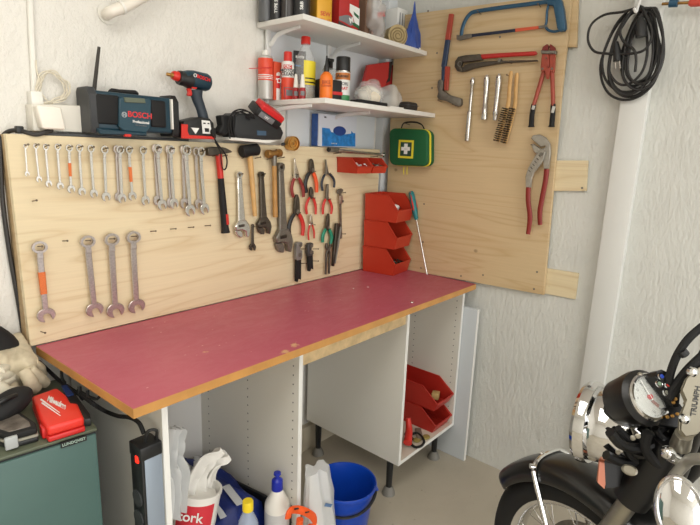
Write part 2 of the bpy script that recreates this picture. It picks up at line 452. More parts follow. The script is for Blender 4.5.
poly = [(.0, ztop(0)), (-p1.y-.004, ztop(-p1.y)), (-p1.y, p1.z), (-p[2].y, p[2].z), (-p[3].y, p[3].z), (0.001, .893)]
sidepoly(poly, .0, .017, .001).build('plywood_sheet', M_ply2, RB, world=True)
def pxpoly(pts, x0): return [(-U(u, v, 'x', x0).y, U(u, v, 'x', x0).z) for u, v in pts]
sidepoly(pxpoly([(500, 160.5), (588, 160.5), (586.3, 191), (500, 191)], .019), .019, .03, .001).build('furring_strip', M_ply, RB, world=True)
sidepoly(pxpoly([(480, 258), (578.5, 273.5), (575, 299.5), (480, 281)], .019), .019, .032, .001).build('furring_strip', M_ply, RB, world=True)
sidepoly(pxpoly([(540, -12), (578.5, -12), (576.5, 47), (540, 47)], .019), .019, .034, .001).build('furring_strip', M_ply2, RB, world=True)
# screws in the right board
for (u, v) in ((428, 11), (437, 53), (432, 88), (424, 204), (423, 242), (421, 268), (483, 275), (461, 276), (534, 289), (537, 272), (500, 37), (582, 188)):
    q = U(u, v, 'x', -.0005); MB().cyl((q.x+.002, q.y, q.z), (q.x-.0005, q.y, q.z), .0045, n=10).build('screw', M_gsteel, RB, world=True)
def nail(u, v, side='b', parent=None, r=.0016, L=.034):
    par = parent or (bl if side == 'b' else RB)
    if side == 'b': q = U(u, v, 'y', -.01); a, c = (q.x, .004, q.z-.002), (q.x, -L, q.z+.004); h = (q.x, -L-.0012, q.z+.004)
    else: q = U(u, v, 'x', -.01); a, c = (.004, q.y, q.z-.002), (-L, q.y, q.z+.004); h = (-L-.0012, q.y, q.z+.004)
    m = MB().cyl(a, c, r, n=6); m.cyl(c, h, r*2, n=8); m.build('nail', M_nail, par, world=True)
for u, v in ((152, 231.3), (172, 229), (189.7, 227.4), (206.4, 225.8), (64, 241), (33.5, 201), (42, 332)): nail(u, v)
# ------------------------------------------------------------------ bench
BY = -.5522
wt = thing('worktop', 'worn magenta-red laminate worktop with a bare pine front edge', 'worktop', (-.85, -.27, .8742))
q0, q1 = U(36, 346.5, 'z', CT), U(133, 409, 'z', CT)
xy = [(q0.x, -.001), (q1.x, BY), (-.001, BY), (-.001, -.001)]
m = MB(); m.loft([[(x, y, .875) for x, y in xy], [(x, y, .8992) for x, y in xy]]); m.build('core_board', M_pine, wt, world=True)
xy2 = [(x+(.001 if x < -1 else -.0), y+(.002 if y < -.1 else 0)) for x, y in xy]
m = MB(); m.loft([[(x, y, .8988) for x, y in xy2], [(x, y, .90) for x, y in xy2]])
lam = m.build('laminate', M_counter, None); lam.parent = wt; lam.matrix_parent_inverse = wt.matrix_basis.inverted()
q = U(412, 302.5, 'z', CT)
# cabinets
CF, CBK = -.522, .038
def peg(xa, us): return [U(u, 440 if xa < -1 else 350, 'x', xa).y for u in us]
def cabinet(label, x0, x1, loc, zb=.174):
    t = thing('base_cabinet', label, 'cabinet', loc)
    th = .016
    for nm, xa in (('side_panel', x0), ('side_panel', x1-th)):
        m = MB(); m.bx(xa, xa+th, CF+.002, CBK, zb, .8742); s_ = m.build(nm, M_mel, t, world=True, smooth=False)
        e = MB(); e.bx(xa, xa+th, CF, CF+.002, zb, .8742); e.build('edge_strip', M_meledge, s_, world=True, smooth=False)
        inner_u = (209.5, 248, 292.5) if x0 < -1 else (413, 453); inner = xa+th if xa == x0 else xa; sg = 1 if xa == x0 else -1
        hm = MB()
        for yy in peg(x1-th, inner_u):
            for k in range(19): hm.cyl((inner-sg*.001, yy, .24+k*.032), (inner+sg*.0006, yy, .24+k*.032), .0026, n=8)
        hm.build('peg_hole_row', M_grayp, s_, world=True)
    m = MB(); m.bx(x0+th, x1-th, CBK-.004, CBK, zb, .8742); m.build('back_panel', mat('back panel white', (220, 219, 216), .5), t, world=True, smooth=False)
    m = MB(); m.bx(x0+th, x1-th, CF+.002, CBK-.004, zb, zb+th)
    f = m.build('floor_panel', mat('pinkish melamine shelf', (214, 204, 190), .45) if x0 > -1 else M_mel, t, world=True, smooth=False)
    m = MB(); m.bx(x0+th, x1-th, CF, CF+.002, zb, zb+th); m.build('edge_strip', M_meledge, f, world=True, smooth=False)
    for lx in (x0+.024, x1-.07):
        for ly in (CF+.06, CBK-.06):
            l = MB().lathe([(.018, zb), (.016, zb-.01), (.0135, .05), (.0135, .03)], (lx, ly, 0), n=16)
            lo = l.build('leg', M_blackp, t, world=True)
            MB().lathe([(.014, .036), (.02, .03), (.028, .012), (.031, .0), (.0, .0)], (lx, ly, 0), n=20).build('foot', mat('scuffed leg foot', (120, 118, 112), .5), lo, world=True)
    return t
cab1 = cabinet('white open base cabinet without doors under the left end of the worktop', -1.591, -1.105, (-1.348, -.24, 0))
cab2 = cabinet('white open base cabinet under the right end of the worktop holding red bins', -.52, -.046, (-.283, -.24, 0))
t = thing('support_rail', 'rough timber rail under the worktop between the two white cabinets', 'rail', (-.81, -.5, .82))
MB().bx(-1.104, -.521, -.515, -.49, 0.815, .8742, .002).build('rail_board', M_wood, t, world=True)
m = MB(); m.bx(-.04, -.022, -.59, -.02, 0.001, .79, .001)
t = thing('cabinet_panel', 'loose white side panel standing on the floor between right cabinet and plaster wall', 'panel', (-.03, -.3, 0))
m.build('board', mat('cool white melamine', (196, 202, 206), .4), t, world=True)
MB().bx(-.04, -.022, -.592, -.5902, 0.001, .79).build('edge_strip', M_meledge, t, world=True)
# ------------------------------------------------------------------ wall shelves
def shelf(label, z, uc, vc, ue, front, cat='shelf'):
    a = U(uc, vc, 'z', z)
    t = thing('wall_shelf', label, cat, (a.x/2-.0, -.06, z-.019))
    x0 = a.x
    MB().bx(x0, -.003, front, WY-.012, z-.019, z, .0012).build('shelf_board', M_shelf, t, world=True)
    return t, x0
S2, S1 = 1.6797, 1.962
sh1, x1_ = shelf('upper white wall shelf crowded with cartons, cans and a blue bag', S1, 304.5, 13.2, 425, -.197)
sh2, x2_ = shelf('lower white wall shelf carrying spray cans and small bottles', S2, 323.5, 97.6, 437, -.265)
def rail_and_brackets(us):
    for i, (u, v) in enumerate(us):
        x = U(u, v, 'y', .05).x
        t = thing('shelf_standard', ('white steel upright rail with brackets at the left end of the wall shelves', 'white steel upright rail with brackets in the middle of the wall shelves')[i], 'shelf rail', (x, .05, 1.55))
        MB().bx(x-.011, x+.011, .047, .0575, 1.668, 2.12, .001).build('rail', M_steelw, t, world=True)
        hm = MB()
        for k in range(5): hm.box((x-.0, .0468, 1.72+k*.026), (.004, .001, .012))
        hm.build('slot_row', M_grayp, t, world=True)
        for z, fr in ((S1, -.197), (S2, -.265)):
            zb = z-.0195
            m = MB(); m.tube([(x, .046, zb-.052), (x, .030, zb-.05), (x, .0, zb-.024), (x, -.06, zb-.013), (x, fr+.07, zb-.007)], [.011, .011, .0095, .008, .006], 8, 4, flat=.45, flatdir=(1, 0, 0))
            m.build('bracket', M_steelw, t, world=True)
rail_and_brackets([(268.5, 50), (329, 58)])
# ------------------------------------------------------------------ combination spanners
def spanner_proto(taped, m_main, wide):
    """unit length: ring centre at z=-.06, jaw tip at -1"""
    t = thing('combination_spanner', 'x', 'spanner')
    rr, hr = .072*wide, .088*wide; wn, ws = .030*wide, .027*wide
    def shaft(z0, z1, k=1.0, th=.013):
        m = MB(); m.prism([(-wn*k, z0), (wn*k, z0), (ws*k, z1), (-ws*k, z1)], -th*k, th*k, .006); return m
    m = MB(); m.ring((0, 0, -.06), .048*wide, rr, -.036, .004, 24)
    m.prism([(-wn*.9, -.1), (wn*.9, -.1), (wn, -.2), (-wn, -.2)], -.022, .008, .005)
    # shaft and open jaw in one mesh
    m.prism([(-wn, -.18), (wn, -.18), (ws, -.86), (-ws, -.86)], -.012, .012, .006)
    cz = -.90; pts = []
    tilt = radians(14)
    for k in range(15):                       # outer arc from left shoulder around the bottom, notch cut in
        a = radians(118+k*(112/14)); pts.append((hr*cos(a), cz+hr*sin(a)))
    nw, nd = .036*wide, .05*wide
    def nt(x, z): return (x*cos(tilt)-z*sin(tilt), cz+x*sin(tilt)+z*cos(tilt))
    notch = [nt(-nw, -hr*.93), nt(-nw, -nd*.2), nt(-nw*.5, nd*.35), nt(nw*.5, nd*.35), nt(nw, -nd*.2), nt(nw, -hr*.93)]
    pts2 = []
    for k in range(15):
        a = radians(312+k*(112/14)); pts2.append((hr*cos(a), cz+hr*sin(a)))
    m.prism(pts+notch+pts2, -.016, .014, .005)
    m.build('steel_body', m_main, t)
    if taped:
        shaft(-.36, -.64, 1.1).build('orange_tape', M_oran, t)
    return t
# (top ring centre px, jaw tip px, taped, satin/worn, width factor, row text)
ROW = [((25.1,146.3),(27.4,177),0,0,.75),((35.4,146.3),(39.5,183),0,0,.8),((45.3,147),(49.1,188),0,0,.8),((57.1,147),(60.6,190.4),0,0,.85),
 ((68.6,148),(71.6,194),1,0,.9),((78.9,148),(82.3,196.6),0,0,.85),((90.3,148.6),(94.2,198.9),0,0,.85),((104,149.7),(106.3,202.3),0,0,.9),
 ((116.2,149.3),(119,202.3),0,1,.85),((119.6,149.7),(122.2,204),0,0,.9),((128.5,150),(132.8,201.5),1,0,.9),((142.4,150.4),(145.8,206.4),0,0,.85),
 ((154.8,148.6),(158,206.5),0,1,.85),((157.2,149),(162.6,211.5),0,0,.85),((167.8,149.7),(170.8,209),0,1,.8),((170.2,150),(174.4,209.8),0,0,.85),((182.6,149.7),(184.5,209.5),0,1,.8),
 ((185.6,150),(190.6,217.3),0,0,.92),((195.3,151.5),(199,210),0,1,.8),((200.2,152),(205,215.5),0,0,.88)]
ROW2 = [((38.9,247),(46.9,322.9),1,1,1.18),((86.9,241.3),(95.5,317.4),0,1,1.18),((110.9,239.4),(115.9,318.3),0,1,1.18),((132.6,237),(137.1,314),0,1,1.18)]
protos = {}
n_all = len(ROW)
LAB = {0: 'smallest spanner at the far left end of the long upper row', 4: 'small orange-taped spanner, fifth from the left in the upper row', 10: 'larger orange-taped spanner, right of the two taped ones in the upper row',
       19: 'rightmost spanner of the upper row, next to the red and black hammer', 17: 'longest bluish chrome spanner near the right end of the upper row'}
for i, (a, c, tp, wr, wd) in enumerate(ROW+ROW2):
    row2 = i >= n_all
    loc, rot, L = hang_tf(*a, *c, 'b', .019 if not wr or row2 else .011)
    L = L/.94
    e = Euler(rot).to_matrix(); loc = loc + e @ Vector((0, 0, .06*L))
    key = (tp, wr, row2)
    if row2: lab = ['worn spanner with orange tape, leftmost of the four large ones in the lower row', 'plain worn spanner, second from left of the four in the lower row', 'worn spanner with a long panel, third from left in the lower row', 'worn spanner, rightmost of the four in the lower row'][i-n_all]
    else: lab = LAB.get(i, '%s combination spanner from the left in the upper row%s' % (ORD[i], ', half hidden behind its neighbour' if wr else ''))
    grp = 'large spanners in the lower row' if row2 else 'spanners hung in the long upper row'
    if key not in protos:
        r = spanner_proto(tp, M_satw if row2 or wr else M_sat, 1.0); protos[key] = r; r['label'] = lab; r['group'] = grp
        r.location = loc; r.rotation_euler = rot; r.scale = (L*wd, L, L)
        r.matrix_basis = Matrix.LocRotScale(loc, Euler(rot), Vector((L*wd, L, L)))
    else: dup(protos[key], lab, loc, rot, (L*wd, L, L), grp)
    if not (wr and not row2): nail(a[0], a[1]-.5)
# ------------------------------------------------------------------ adjustable wrenches
def adj_proto(m_):
    t = thing('adjustable_wrench', 'x', 'wrench')
    m = MB()
    m.ring((0, 0, -.05), .022, .05, -.03, .03, 20)
    m.prism([(-.038, -.08), (.038, -.08), (.05, -.5), (.062, -.74), (-.062, -.74), (-.05, -.5)], -.03, .03, .012)
    # head with fixed jaw
    m.prism([(-.06, -.72), (.06, -.72), (.115, -.80), (.135, -.88), (.10, -1.0), (.055, -.985), (.05, -.90), (-.02, -.865), (-.12, -.86), (-.13, -.80)], -.045, .045, .012)
    m.build('steel_body', m_, t)
    MB().prism([(-.13, -.865), (-.03, -.872), (.0, -.92), (-.01, -.985), (-.06, -.975), (-.10, -.94)], -.036, .036, .01).build('sliding_jaw', m_, t)
    w = MB()
    for k in range(5): w.cyl((-.07+k*.02, -.04, -.80), (-.06+k*.02, -.04, -.80), .022, n=12)
    w.build('worm_screw', M_dsteel, t)
    return t
AW = [((238.7,171.5),(242.2,238.2),M_sat,'chrome adjustable wrench hanging between the red hammer and the black mallet',1.05),
      ((261.1,171.5),(264.2,235),M_dsteel,'dark adjustable wrench hanging between the black mallet and the yellow-headed hammer',1.05),
      ((252.7,224),(252.3,251),M_dsteel,'smallest adjustable wrench, hanging low below the black mallet',1.15),
      ((280,162.5),(283.5,253.5),M_gsteel,'longest grey adjustable wrench, hanging right of the yellow-headed hammer',.95)]
for a, c, mm, lab, wd in AW:
    loc, rot, L = hang_tf(*a, *c, 'b', .016)
    r = adj_proto(mm); r['label'] = lab; r['group'] = 'adjustable wrenches on the board'
    r.location = loc; r.rotation_euler = rot; r.scale = (L*wd, L*.8, L); r.matrix_basis = Matrix.LocRotScale(loc, Euler(rot), Vector((L*wd, L*.8, L)))
    nail(a[0], a[1]+3)
# ------------------------------------------------------------------ hammers
def H(a, c, off, name, lab, cat, side='b', group=None):
    loc, rot, L = hang_tf(*a, *c, side, off); return thing(name, lab, cat, loc, rot, group), L
hm, L = H((218.3,151), (225.5,232.5), .024, 'claw_hammer', 'hammer with red and black rubber grip and dark steel head', 'hammer')
w = m_px(1, hm.location)
m = MB(); m.prism([(-13.5*w, 4*w), (-6*w, 4.6*w), (4*w, 3.6*w), (8*w, 2.5*w), (15*w, -1.2*w), (15*w, -2.2*w), (6*w, -3.2*w), (-4*w, -3.8*w), (-6*w, -4*w), (-13.5*w, -3.8*w)], -.011, .011, .003)
m.build('hammer_head', M_dsteel, hm)
MB().tube([(0, 0, -3*w), (0, 0, -28*w)], [3.4*w, 3.1*w], 12).build('red_sleeve', M_grip_r, hm)
MB().tube([(0, 0, -27*w), (0, 0, -50*w), (0, 0, -L+6*w), (0, 0, -L)], [3.2*w, 3.6*w, 3.9*w, 5*w], 12, 4).build('rubber_grip', M_blackm, hm)
MB().box((1.2*w, -3.4*w, -L+14*w), (3*w, 1.6*w, 11*w), None, .0008).build('grip_inlay', M_grip_r, hm)
nail(214, 156); nail(223, 156)
mh, L = H((249.5,150.5), (255,216), .028, 'rubber_mallet', 'black rubber mallet with a pale wooden handle', 'mallet')
w = m_px(1, mh.location)
MB().lathe([(0, -10.4*w), (5*w, -10.4*w), (6*w, -9.3*w), (6*w, 9.3*w), (5*w, 10.4*w), (0, 10.4*w)], (0, 0, 0), (1, 0, .03), 24).build('mallet_head', M_blackm, mh)
MB().tube([(0, 0, -3*w), (0, 0, -L)], [2.9*w, 2.3*w], 12).build('handle', M_hand, mh)
nail(243.5, 158); nail(256.5, 158)
bh, L = H((274,153.5), (275.2,217), .026, 'soft_face_hammer', 'hammer with a yellowish worn head and brown wooden handle', 'hammer')
w = m_px(1, bh.location)
h_ = MB().lathe([(0, -9.3*w), (3.7*w, -9.3*w), (4.1*w, -8.6*w), (4.1*w, -4.4*w), (3.2*w, -4.2*w), (3.2*w, 3.5*w), (4.1*w, 3.7*w), (4.1*w, 8*w), (3.6*w, 8.8*w), (0, 8.8*w)], (0, 0, 0), (1, 0, .05), 24).build('hammer_head', M_brassd, bh)
MB().tube([(0, 0, -3*w), (0, 0, -12*w), (0, 0, -L)], [1.9*w, 2.4*w, 2.8*w], 12).build('handle', M_handd, bh)
MB().tube([(0, 0, -2*w), (0, 0, -12*w)], [3*w, 2.5*w], 12).build('steel_socket', M_gsteel, bh)
nail(268.5, 159); nail(280, 158)
# ------------------------------------------------------------------ pliers
def pliers(tip, piv, e1, e2, hm_, gm, lab, gr=1.9, jaw='long', jw=3.2, gm2=None, side='b', g='pliers and cutters on the tool board', name='pliers', off=.018, bow=1.0, sep=.0):
    o = U(*piv, 'y' if side == 'b' else 'x', -off)
    t = thing(name, lab, 'pliers', o, (0, 0, 0 if side == 'b' else -pi/2), g)
    w = m_px(1, o)
    Lc = lambda p: Vector((*inplane(t, *p, side, off), 0)).xzy if False else Vector((inplane(t, *p, side, off)[0], 0, inplane(t, *p, side, off)[1]))
    T, A, B = Lc(tip), Lc(e1), Lc(e2)
    d = T.normalized(); n = Vector((d.z, 0, -d.x)); LT = T.length
    for sg, E, gmat in ((1, A, gm), (-1, B, gm2 or gm)):
        # jaw half: opposite side from its handle
        j = MB(); s_ = sg
        if jaw == 'long': prof = [(0, -.1), (1, -.15), (.85, .15), (.38, .6), (.22, 1.0), (0.04, 1.0), (.04, .2)]
        elif jaw == 'cut': prof = [(0, -.15), (1.05, -.1), (1.0, .35), (.75, .8), (.25, 1.0), (0.03, 1.0), (.03, .3)]
        else: prof = [(0, -.15), (.9, -.15), (.95, .3), (.8, .8), (.7, 1.0), (0.04, 1.0), (.04, .3)]
        pts = [(n*(x*jw*w*s_)+d*(y*LT)) for x, y in prof]
        j.prism([(q.x, q.z) for q in pts], -.006+.0012*sg, .006+.0012*sg, .0012)
        # shank from pivot to the top of its grip
        k = E*.22+n*(-sg*0) ; out = (E-d*(E.dot(d)))
        pA = Vector((0, 0, 0)); pB = E*.25+out*.45*bow; pC = E*.6+out*.5*bow; pD = E
        j.tube([pA-d*0+n*sg*jw*.3*w, pA, pB*.8], [jw*.55*w, jw*.6*w, gr*.8*w], 8, flat=.6, flatdir=(0, 1, 0))
        jo = j.build('jaw', hm_, t)
        MB().tube([pB*.45, pB, pC, pD], [gr*.85*w, gr*1.05*w, gr*1.1*w, gr*.95*w], 10, 5, flat=.75, flatdir=(0, 1, 0)).build('grip', gmat, t)
    MB().cyl((0, .009, 0), (0, -.010, 0), jw*.55*w, n=14).build('pivot', M_gsteel, t)
    return t
pliers((293.9,158.5),(296.2,175.5),(293.3,197),(303.6,197),M_sat,M_grip_d,'long-nose pliers with dark red grips, first of the top row of three',1.8,'long',3.6)
pliers((310.9,158.8),(311.6,170),(306.5,192.5),(316.6,192.3),M_dsteel,M_blackp,'side cutters with orange and black grips, middle of the top row of three',2.1,'cut',3.4,gm2=M_grip_o)
pliers((325.5,159.5),(326.4,172.5),(322.6,190.6),(334,187.5),M_gsteel,M_grip_n,'thin needle-nose pliers with slim navy grips, rightmost of the top row',1.35,'long',2.4)
pliers((310.9,187),(311.3,195.5),(306.9,214),(315.6,214.2),M_dsteel,M_grip_r,'small stubby cutters with red grips hanging below the orange pair',1.5,'cut',2.6)
pliers((327.3,184),(326.7,197.4),(322.9,214.2),(331,214),M_gsteel,M_grip_r,'flat-nose pliers with red grips hanging below the navy-gripped pair',1.5,'flat',2.0)
pliers((296.6,194.5),(296.4,211.5),(289.6,236.5),(302.4,235.5),M_dsteel,M_blackp,'large combination pliers with one red and one black grip',2.2,'cut',4,gm2=M_grip_r)
pliers((310.5,214.6),(310.9,223),(308.8,240),(314.1,238.3),M_sat,M_grip_r,'slender small pliers with thin red grips above the black pipe cutters',1.0,'cut',2.0)
pliers((328.2,213.5),(327,227.5),(322.6,242.3),(330.6,243.7),M_dsteel,M_grip_g,'dark-jawed pliers with green grips',1.9,'cut',2.6)
for q in ((294,175),(311.5,172),(326.5,174),(311,198.5),(326.7,199.5),(296.5,213),(311,225),(327,229)): nail(*q)
nb, L = H((328.3,243), (327.2,274), .016, 'end_nipper', 'black end nippers hanging low with two straight closed arms', 'nippers', group=None)
w = m_px(1, nb.location)
for sg in (-1, 1):
    MB().tube([(sg*2.4*w, 0, 0), (sg*2.6*w, 0, -4*w), (sg*.9*w, 0, -7*w), (sg*2.3*w, 0, -12*w), (sg*2.5*w, 0, -L)], [1.1*w, 1.5*w, 1.5*w, 1.2*w, 1.1*w], 10, 4).build('arm', M_dsteel, nb)
MB().cyl((0, .008, -6.5*w), (0, -.008, -6.5*w), 1.6*w, n=12).build('pivot', M_gsteel, nb)
nail(328.3, 246)
# pipe/tube cutters: grey cast head, black two-pronged handle
def cutter(a, c, lab, wpx, msz):
    t, L = H(a, c, .02, 'tube_cutter', lab, 'cutter', group='black and grey cutters low on the board'); w = m_px(1, t.location)*wpx/8.5
    hd = L*.45
    m = MB(); m.prism([(-4*w, -1.5*w), (-2*w, 0), (2.6*w, 0), (4*w, -1.2*w), (3.9*w, -4*w), (1.5*w, -5*w), (1.2*w, -8*w), (4*w, -8.6*w), (4.2*w, -hd*.85), (2.5*w, -hd), (-3.4*w, -hd), (-4.4*w, -hd*.7)], -.01, .01, .002)
    m.build('cutter_head', msz, t)
    m = MB(); m.prism([(-3.6*w, -hd*.92), (3*w, -hd*.92), (3.4*w, -L*.97), (1.8*w, -L*.9), (.2*w, -L*.92), (-1.2*w, -L), (-3.1*w, -L*.99)], -.009, .007, .002)
    m.build('handle', M_blackm, t)
    MB().cyl((1*w, -.011, -3*w), (1*w, .009, -3*w), 2*w, n=16).build('roller', M_gsteel, t); MB().cyl((.2*w, -.011, -hd*.7), (.2*w, .009, -hd*.7), 2.2*w, n=16).build('roller', M_gsteel, t)
    return t
cutter((298.5,242), (297.5,281.5), 'grey-headed tube cutter with a long black handle, larger of the two', 8.5, mat('cast grey metal', (140, 140, 138), .45, .6))
cutter((309.3,243), (310,270.8), 'smaller dark tube cutter with a short black handle', 8.2, mat('dark cast metal', (84, 84, 84), .45, .6))
nail(302.5,249); nail(302.5,263.5); nail(314.5,249); nail(314.5,261)
ft, L = H((337.8,223.5), (333,266), .022, 'folding_wrench', 'dark slim folding tool hanging tilted beside the vernier caliper', 'hand tool'); w = m_px(1, ft.location)
m = MB(); m.prism([(-3.4*w, 0), (2.2*w, .6*w), (3.4*w, -2*w), (2.6*w, -12*w), (1.2*w, -L*.72), (.6*w, -L), (-1.6*w, -L), (-2.4*w, -L*.7), (-3.2*w, -12*w)], -.008, .008, .002); m.build('body', M_dsteel, ft)
MB().tube([(2*w, -.012, -3*w), (1*w, -.012, -L*.5), (-.4*w, -.012, -L*.93)], [1.3*w, 1.1*w, .8*w], 8).build('lever', M_gsteel, ft)
nail(337, 226)
vc, L = H((340,192.5), (341,238.5), .014, 'vernier_caliper', 'grey vernier caliper hanging beside the red bins', 'caliper'); w = m_px(1, vc.location)
m = MB(); m.prism([(-1.3*w, -1*w), (1.4*w, -1*w), (1.4*w, -L), (-1.3*w, -L)], -.002, .002)
m.prism([(-5*w, 1.5*w), (-3.4*w, 3.3*w), (1.5*w, 4*w), (4.4*w, 2.6*w), (4.4*w, .8*w), (1.6*w, -.6*w), (1.4*w, -3*w), (-1.3*w, -3*w), (-1.6*w, -1.2*w), (-3.8*w, -.6*w)], -.003, .002, .0006)
m.build('beam', M_gsteel, vc)
MB().box((.1*w, -.004, -7*w), (5*w, .005, 8*w), None, .0008).build('slider', M_satw, vc)
MB().cyl((2.4*w, -.008, -9*w), (2.4*w, .0, -9*w), 1.3*w, n=12).build('thumb_wheel', M_gsteel, vc)
nail(341.5, 193); nail(341.5, 234)
# torque wrench across the top of the board
a = U(328.5, 149.6, 'y', -.03); c = U(383, 154.8, 'y', -.03)
tw = thing('ratchet_wrench', 'long grey ratchet wrench lying across nails above the hanging red bins', 'wrench', a, (0, -atan2(c.z-a.z, c.x-a.x), 0)); L = (c-a).length; w = m_px(1, a)
MB().box((8.5*w*.9, 0, 0), (17*w*.9, .014, 5*w), None, .003).build('handle', M_gsteel, tw)
MB().cyl((-.002, 0, 0), (1.5*w, 0, 0), 2.2*w, n=12).build('handle_cap', M_blackp, tw)
MB().tube([(14*w, 0, 0), (L*.55, 0, 0), (L-.01, 0, 0)], [1.9*w, 1.4*w, 1.3*w], 12).build('shaft', M_satw, tw)
m = MB(); m.lathe([(0, -.011), (.011, -.011), (.0125, -.008), (.0125, .008), (.011, .011), (0, .011)], (L-.006, 0, 0), (0, 1, 0), 20); m.box((L-.006, -.014, 0), (.007, .012, .007)); m.build('ratchet_head', M_sat, tw)
nail(335, 153.5, L=.045); nail(372, 156.8, L=.045)
# round brass tin
q = U(293, 143.5, 'y', -.03)
bt = thing('brass_tin_lid', 'round brass-coloured ridged tin hung at the top edge of the tool board', 'tin lid', q, (0, 0, -.12))
MB().lathe([(.0, .004), (.0075, .004), (.008, .0), (.014, .0), (.0145, .006), (.019, .006), (.0195, .0), (.026, .0), (.0275, .008), (.029, .008), (.030, .0), (.029, -.022), (0, -.022)], (0, 0, 0), (0, -1, 0), 36).build('ridged_cup', M_brass, bt)
m = MB(); m.lathe([(.0, .009), (.004, .008), (.005, .004), (.0, .004)], (0, 0, 0), (0, -1, 0), 16); m.build('centre_knob', M_brassd, bt)
q2 = U(284, 146, 'y', .02)
MB().cyl((-.025, .02, -.002), (-.04, .025, -.006), .006, n=10).build('stub', M_blackp, bt)
# ------------------------------------------------------------------ radio on the ledge
def outl(pts, y): return [(U(u, v, 'y', y).x, U(u, v, 'y', y).z) for u, v in pts]
LZ = 1.5175
yf = -.045
ra = thing('jobsite_radio', 'petrol-blue and black jobsite radio with a raised antenna standing on the tool board ledge', 'radio', (U(128, 139, 'y', yf).x, .01, LZ))
x0, x1 = U(91, 120, 'y', yf).x, U(177, 120, 'y', yf).x
zt = U(128, 92, 'y', yf).z; zb = LZ+.002
w = m_px(1, (x0, yf, 1.6))
MB().bx(x0+.012, x1-.012, yf+.004, .034, zb+.008, zt-.004, .008, 3).build('body', M_bluep, ra, world=True)
def fr(x, sg):
    m = MB(); za, zc = zb-.001, U(86, 85.5, 'y', yf).z if sg < 0 else U(172, 95, 'y', yf).z
    d = .012
    pts = [(-.054, za+.012), (-.046, za), (.03, za), (.036, za+.012), (.036, zc-.012), (.026, zc), (-.036, zc), (-.054, zc-.02)]
    m.prism([(p[0], p[1]) for p in pts], -d, d, .003)
    m.tf(Matrix.Translation((x, .006, 0)) @ Matrix.Rotation(pi/2, 4, 'Z'))
    return m
tag(fr(x0+.010, -1).build('end_frame', M_grayp, ra, world=True), 'dark grey left roll-bar end frame'); fr(x1-.004, 1).build('end_frame', M_blackp, ra, world=True)
MB().bx(x1-.022, x1-.017, yf-.008, yf+.006, zb+.022, zt-.008, .001).build('side_strip', M_white, ra, world=True)
xs0, xs1 = U(96, 120, 'y', yf).x, U(120, 120, 'y', yf).x
MB().bx(xs0, xs1, yf-.004, yf+.006, zb+.026, zt-.014, .006, 3).build('speaker_grille', M_blackm, ra, world=True)
xs2, xs3 = U(151, 120, 'y', yf).x, U(166, 120, 'y', yf).x
MB().bx(xs2, xs3, yf-.004, yf+.006, zb+.026, zt-.016, .006, 3).build('speaker_grille', M_blackm, ra, world=True)
cp = MB(); cp.prism(outl([(119, 99), (121, 97), (149, 98.5), (151, 101), (150.5, 127), (146, 133), (123, 131), (118.5, 126)], yf-.008), yf-.012, yf+.006, .003)
cp.build('centre_console', mat('petrol plastic panel', (30, 64, 78), .4), ra, world=True)
MB().prism(outl([(123.5, 97.3), (144, 98.6), (145.3, 103.3), (124.6, 102.3)], yf-.012), yf-.0165, yf-.008, .001).build('display', mat('grey-green display', (96, 104, 88), .25), ra, world=True)
MB().prism(outl([(96, 128), (119, 130.5), (146, 132.5), (146, 136), (99, 134.5)], yf-.006), yf-.014, yf+.006, .003).build('bumper', M_bluep, ra, world=True)
MB().prism(outl([(124.6, 134), (131, 134.4), (131, 137), (124.6, 136.6)], yf-.015), yf-.018, yf-.006, .001).build('latch', M_redp, ra, world=True)
c_ = U(140, 115.4, 'y', yf-.013); ax_ = (1, 0, -.03)
text('BOSCH', 5.9*w/.72*1.0, frame((c_.x, yf-.0135, c_.z), ax_, (0, -1, 0)), mat('red badge letters', (214, 52, 54), .4), ra, world=True, sx=1.02, bold=.0004, name='maker_lettering', label='red maker lettering')
c_ = U(141, 122.3, 'y', yf-.013); text('Professional', 4.0*w, frame((c_.x, yf-.0135, c_.z), ax_, (0, -1, 0)), M_inkw, ra, world=True, sx=.95, bold=.0002, name='model_lettering')
c_ = U(141, 125.6, 'y', yf-.013); text('GML SoundBoxx', 1.9*w, frame((c_.x, yf-.0135, c_.z), ax_, (0, -1, 0)), M_grey, ra, world=True, name='small_lettering')
c_ = U(124.3, 114.7, 'y', yf-.013); m = MB(); m.ring((c_.x, 0, c_.z), 2.2*w, 2.8*w, yf-.0145, yf-.012, 20); m.box((c_.x, yf-.0133, c_.z), (2.8*w, .002, .6*w)); m.box((c_.x-1*w, yf-.0133, c_.z), (.6*w, .002, 3.2*w)); m.box((c_.x+1*w, yf-.0133, c_.z), (.6*w, .002, 3.2*w)); m.build('round_badge', mat('badge grey', (176, 184, 188), .4), ra, world=True)
a = U(93.5, 96, 'y', .03); c = U(99, 47, 'y', .03)
m = MB(); m.tube([a, a.lerp(c, .5), c], [.0062, .0055, .0045], 10); m.build('antenna', mat('dark bronze rubber', (52, 48, 42), .6), ra, world=True)
pts = [U(u, v, 'y', .0) for u, v in ((109, 93), (112, 90.5), (122, 92), (135, 92.5), (137.5, 95))]
MB().tube(pts, [.004, .0065, .0075, .0065, .004], 8, 4).jitter(.0012, 200).build('carry_strap', M_blackm, ra, world=True)
for xx in (x0+.03, x1-.03): pass
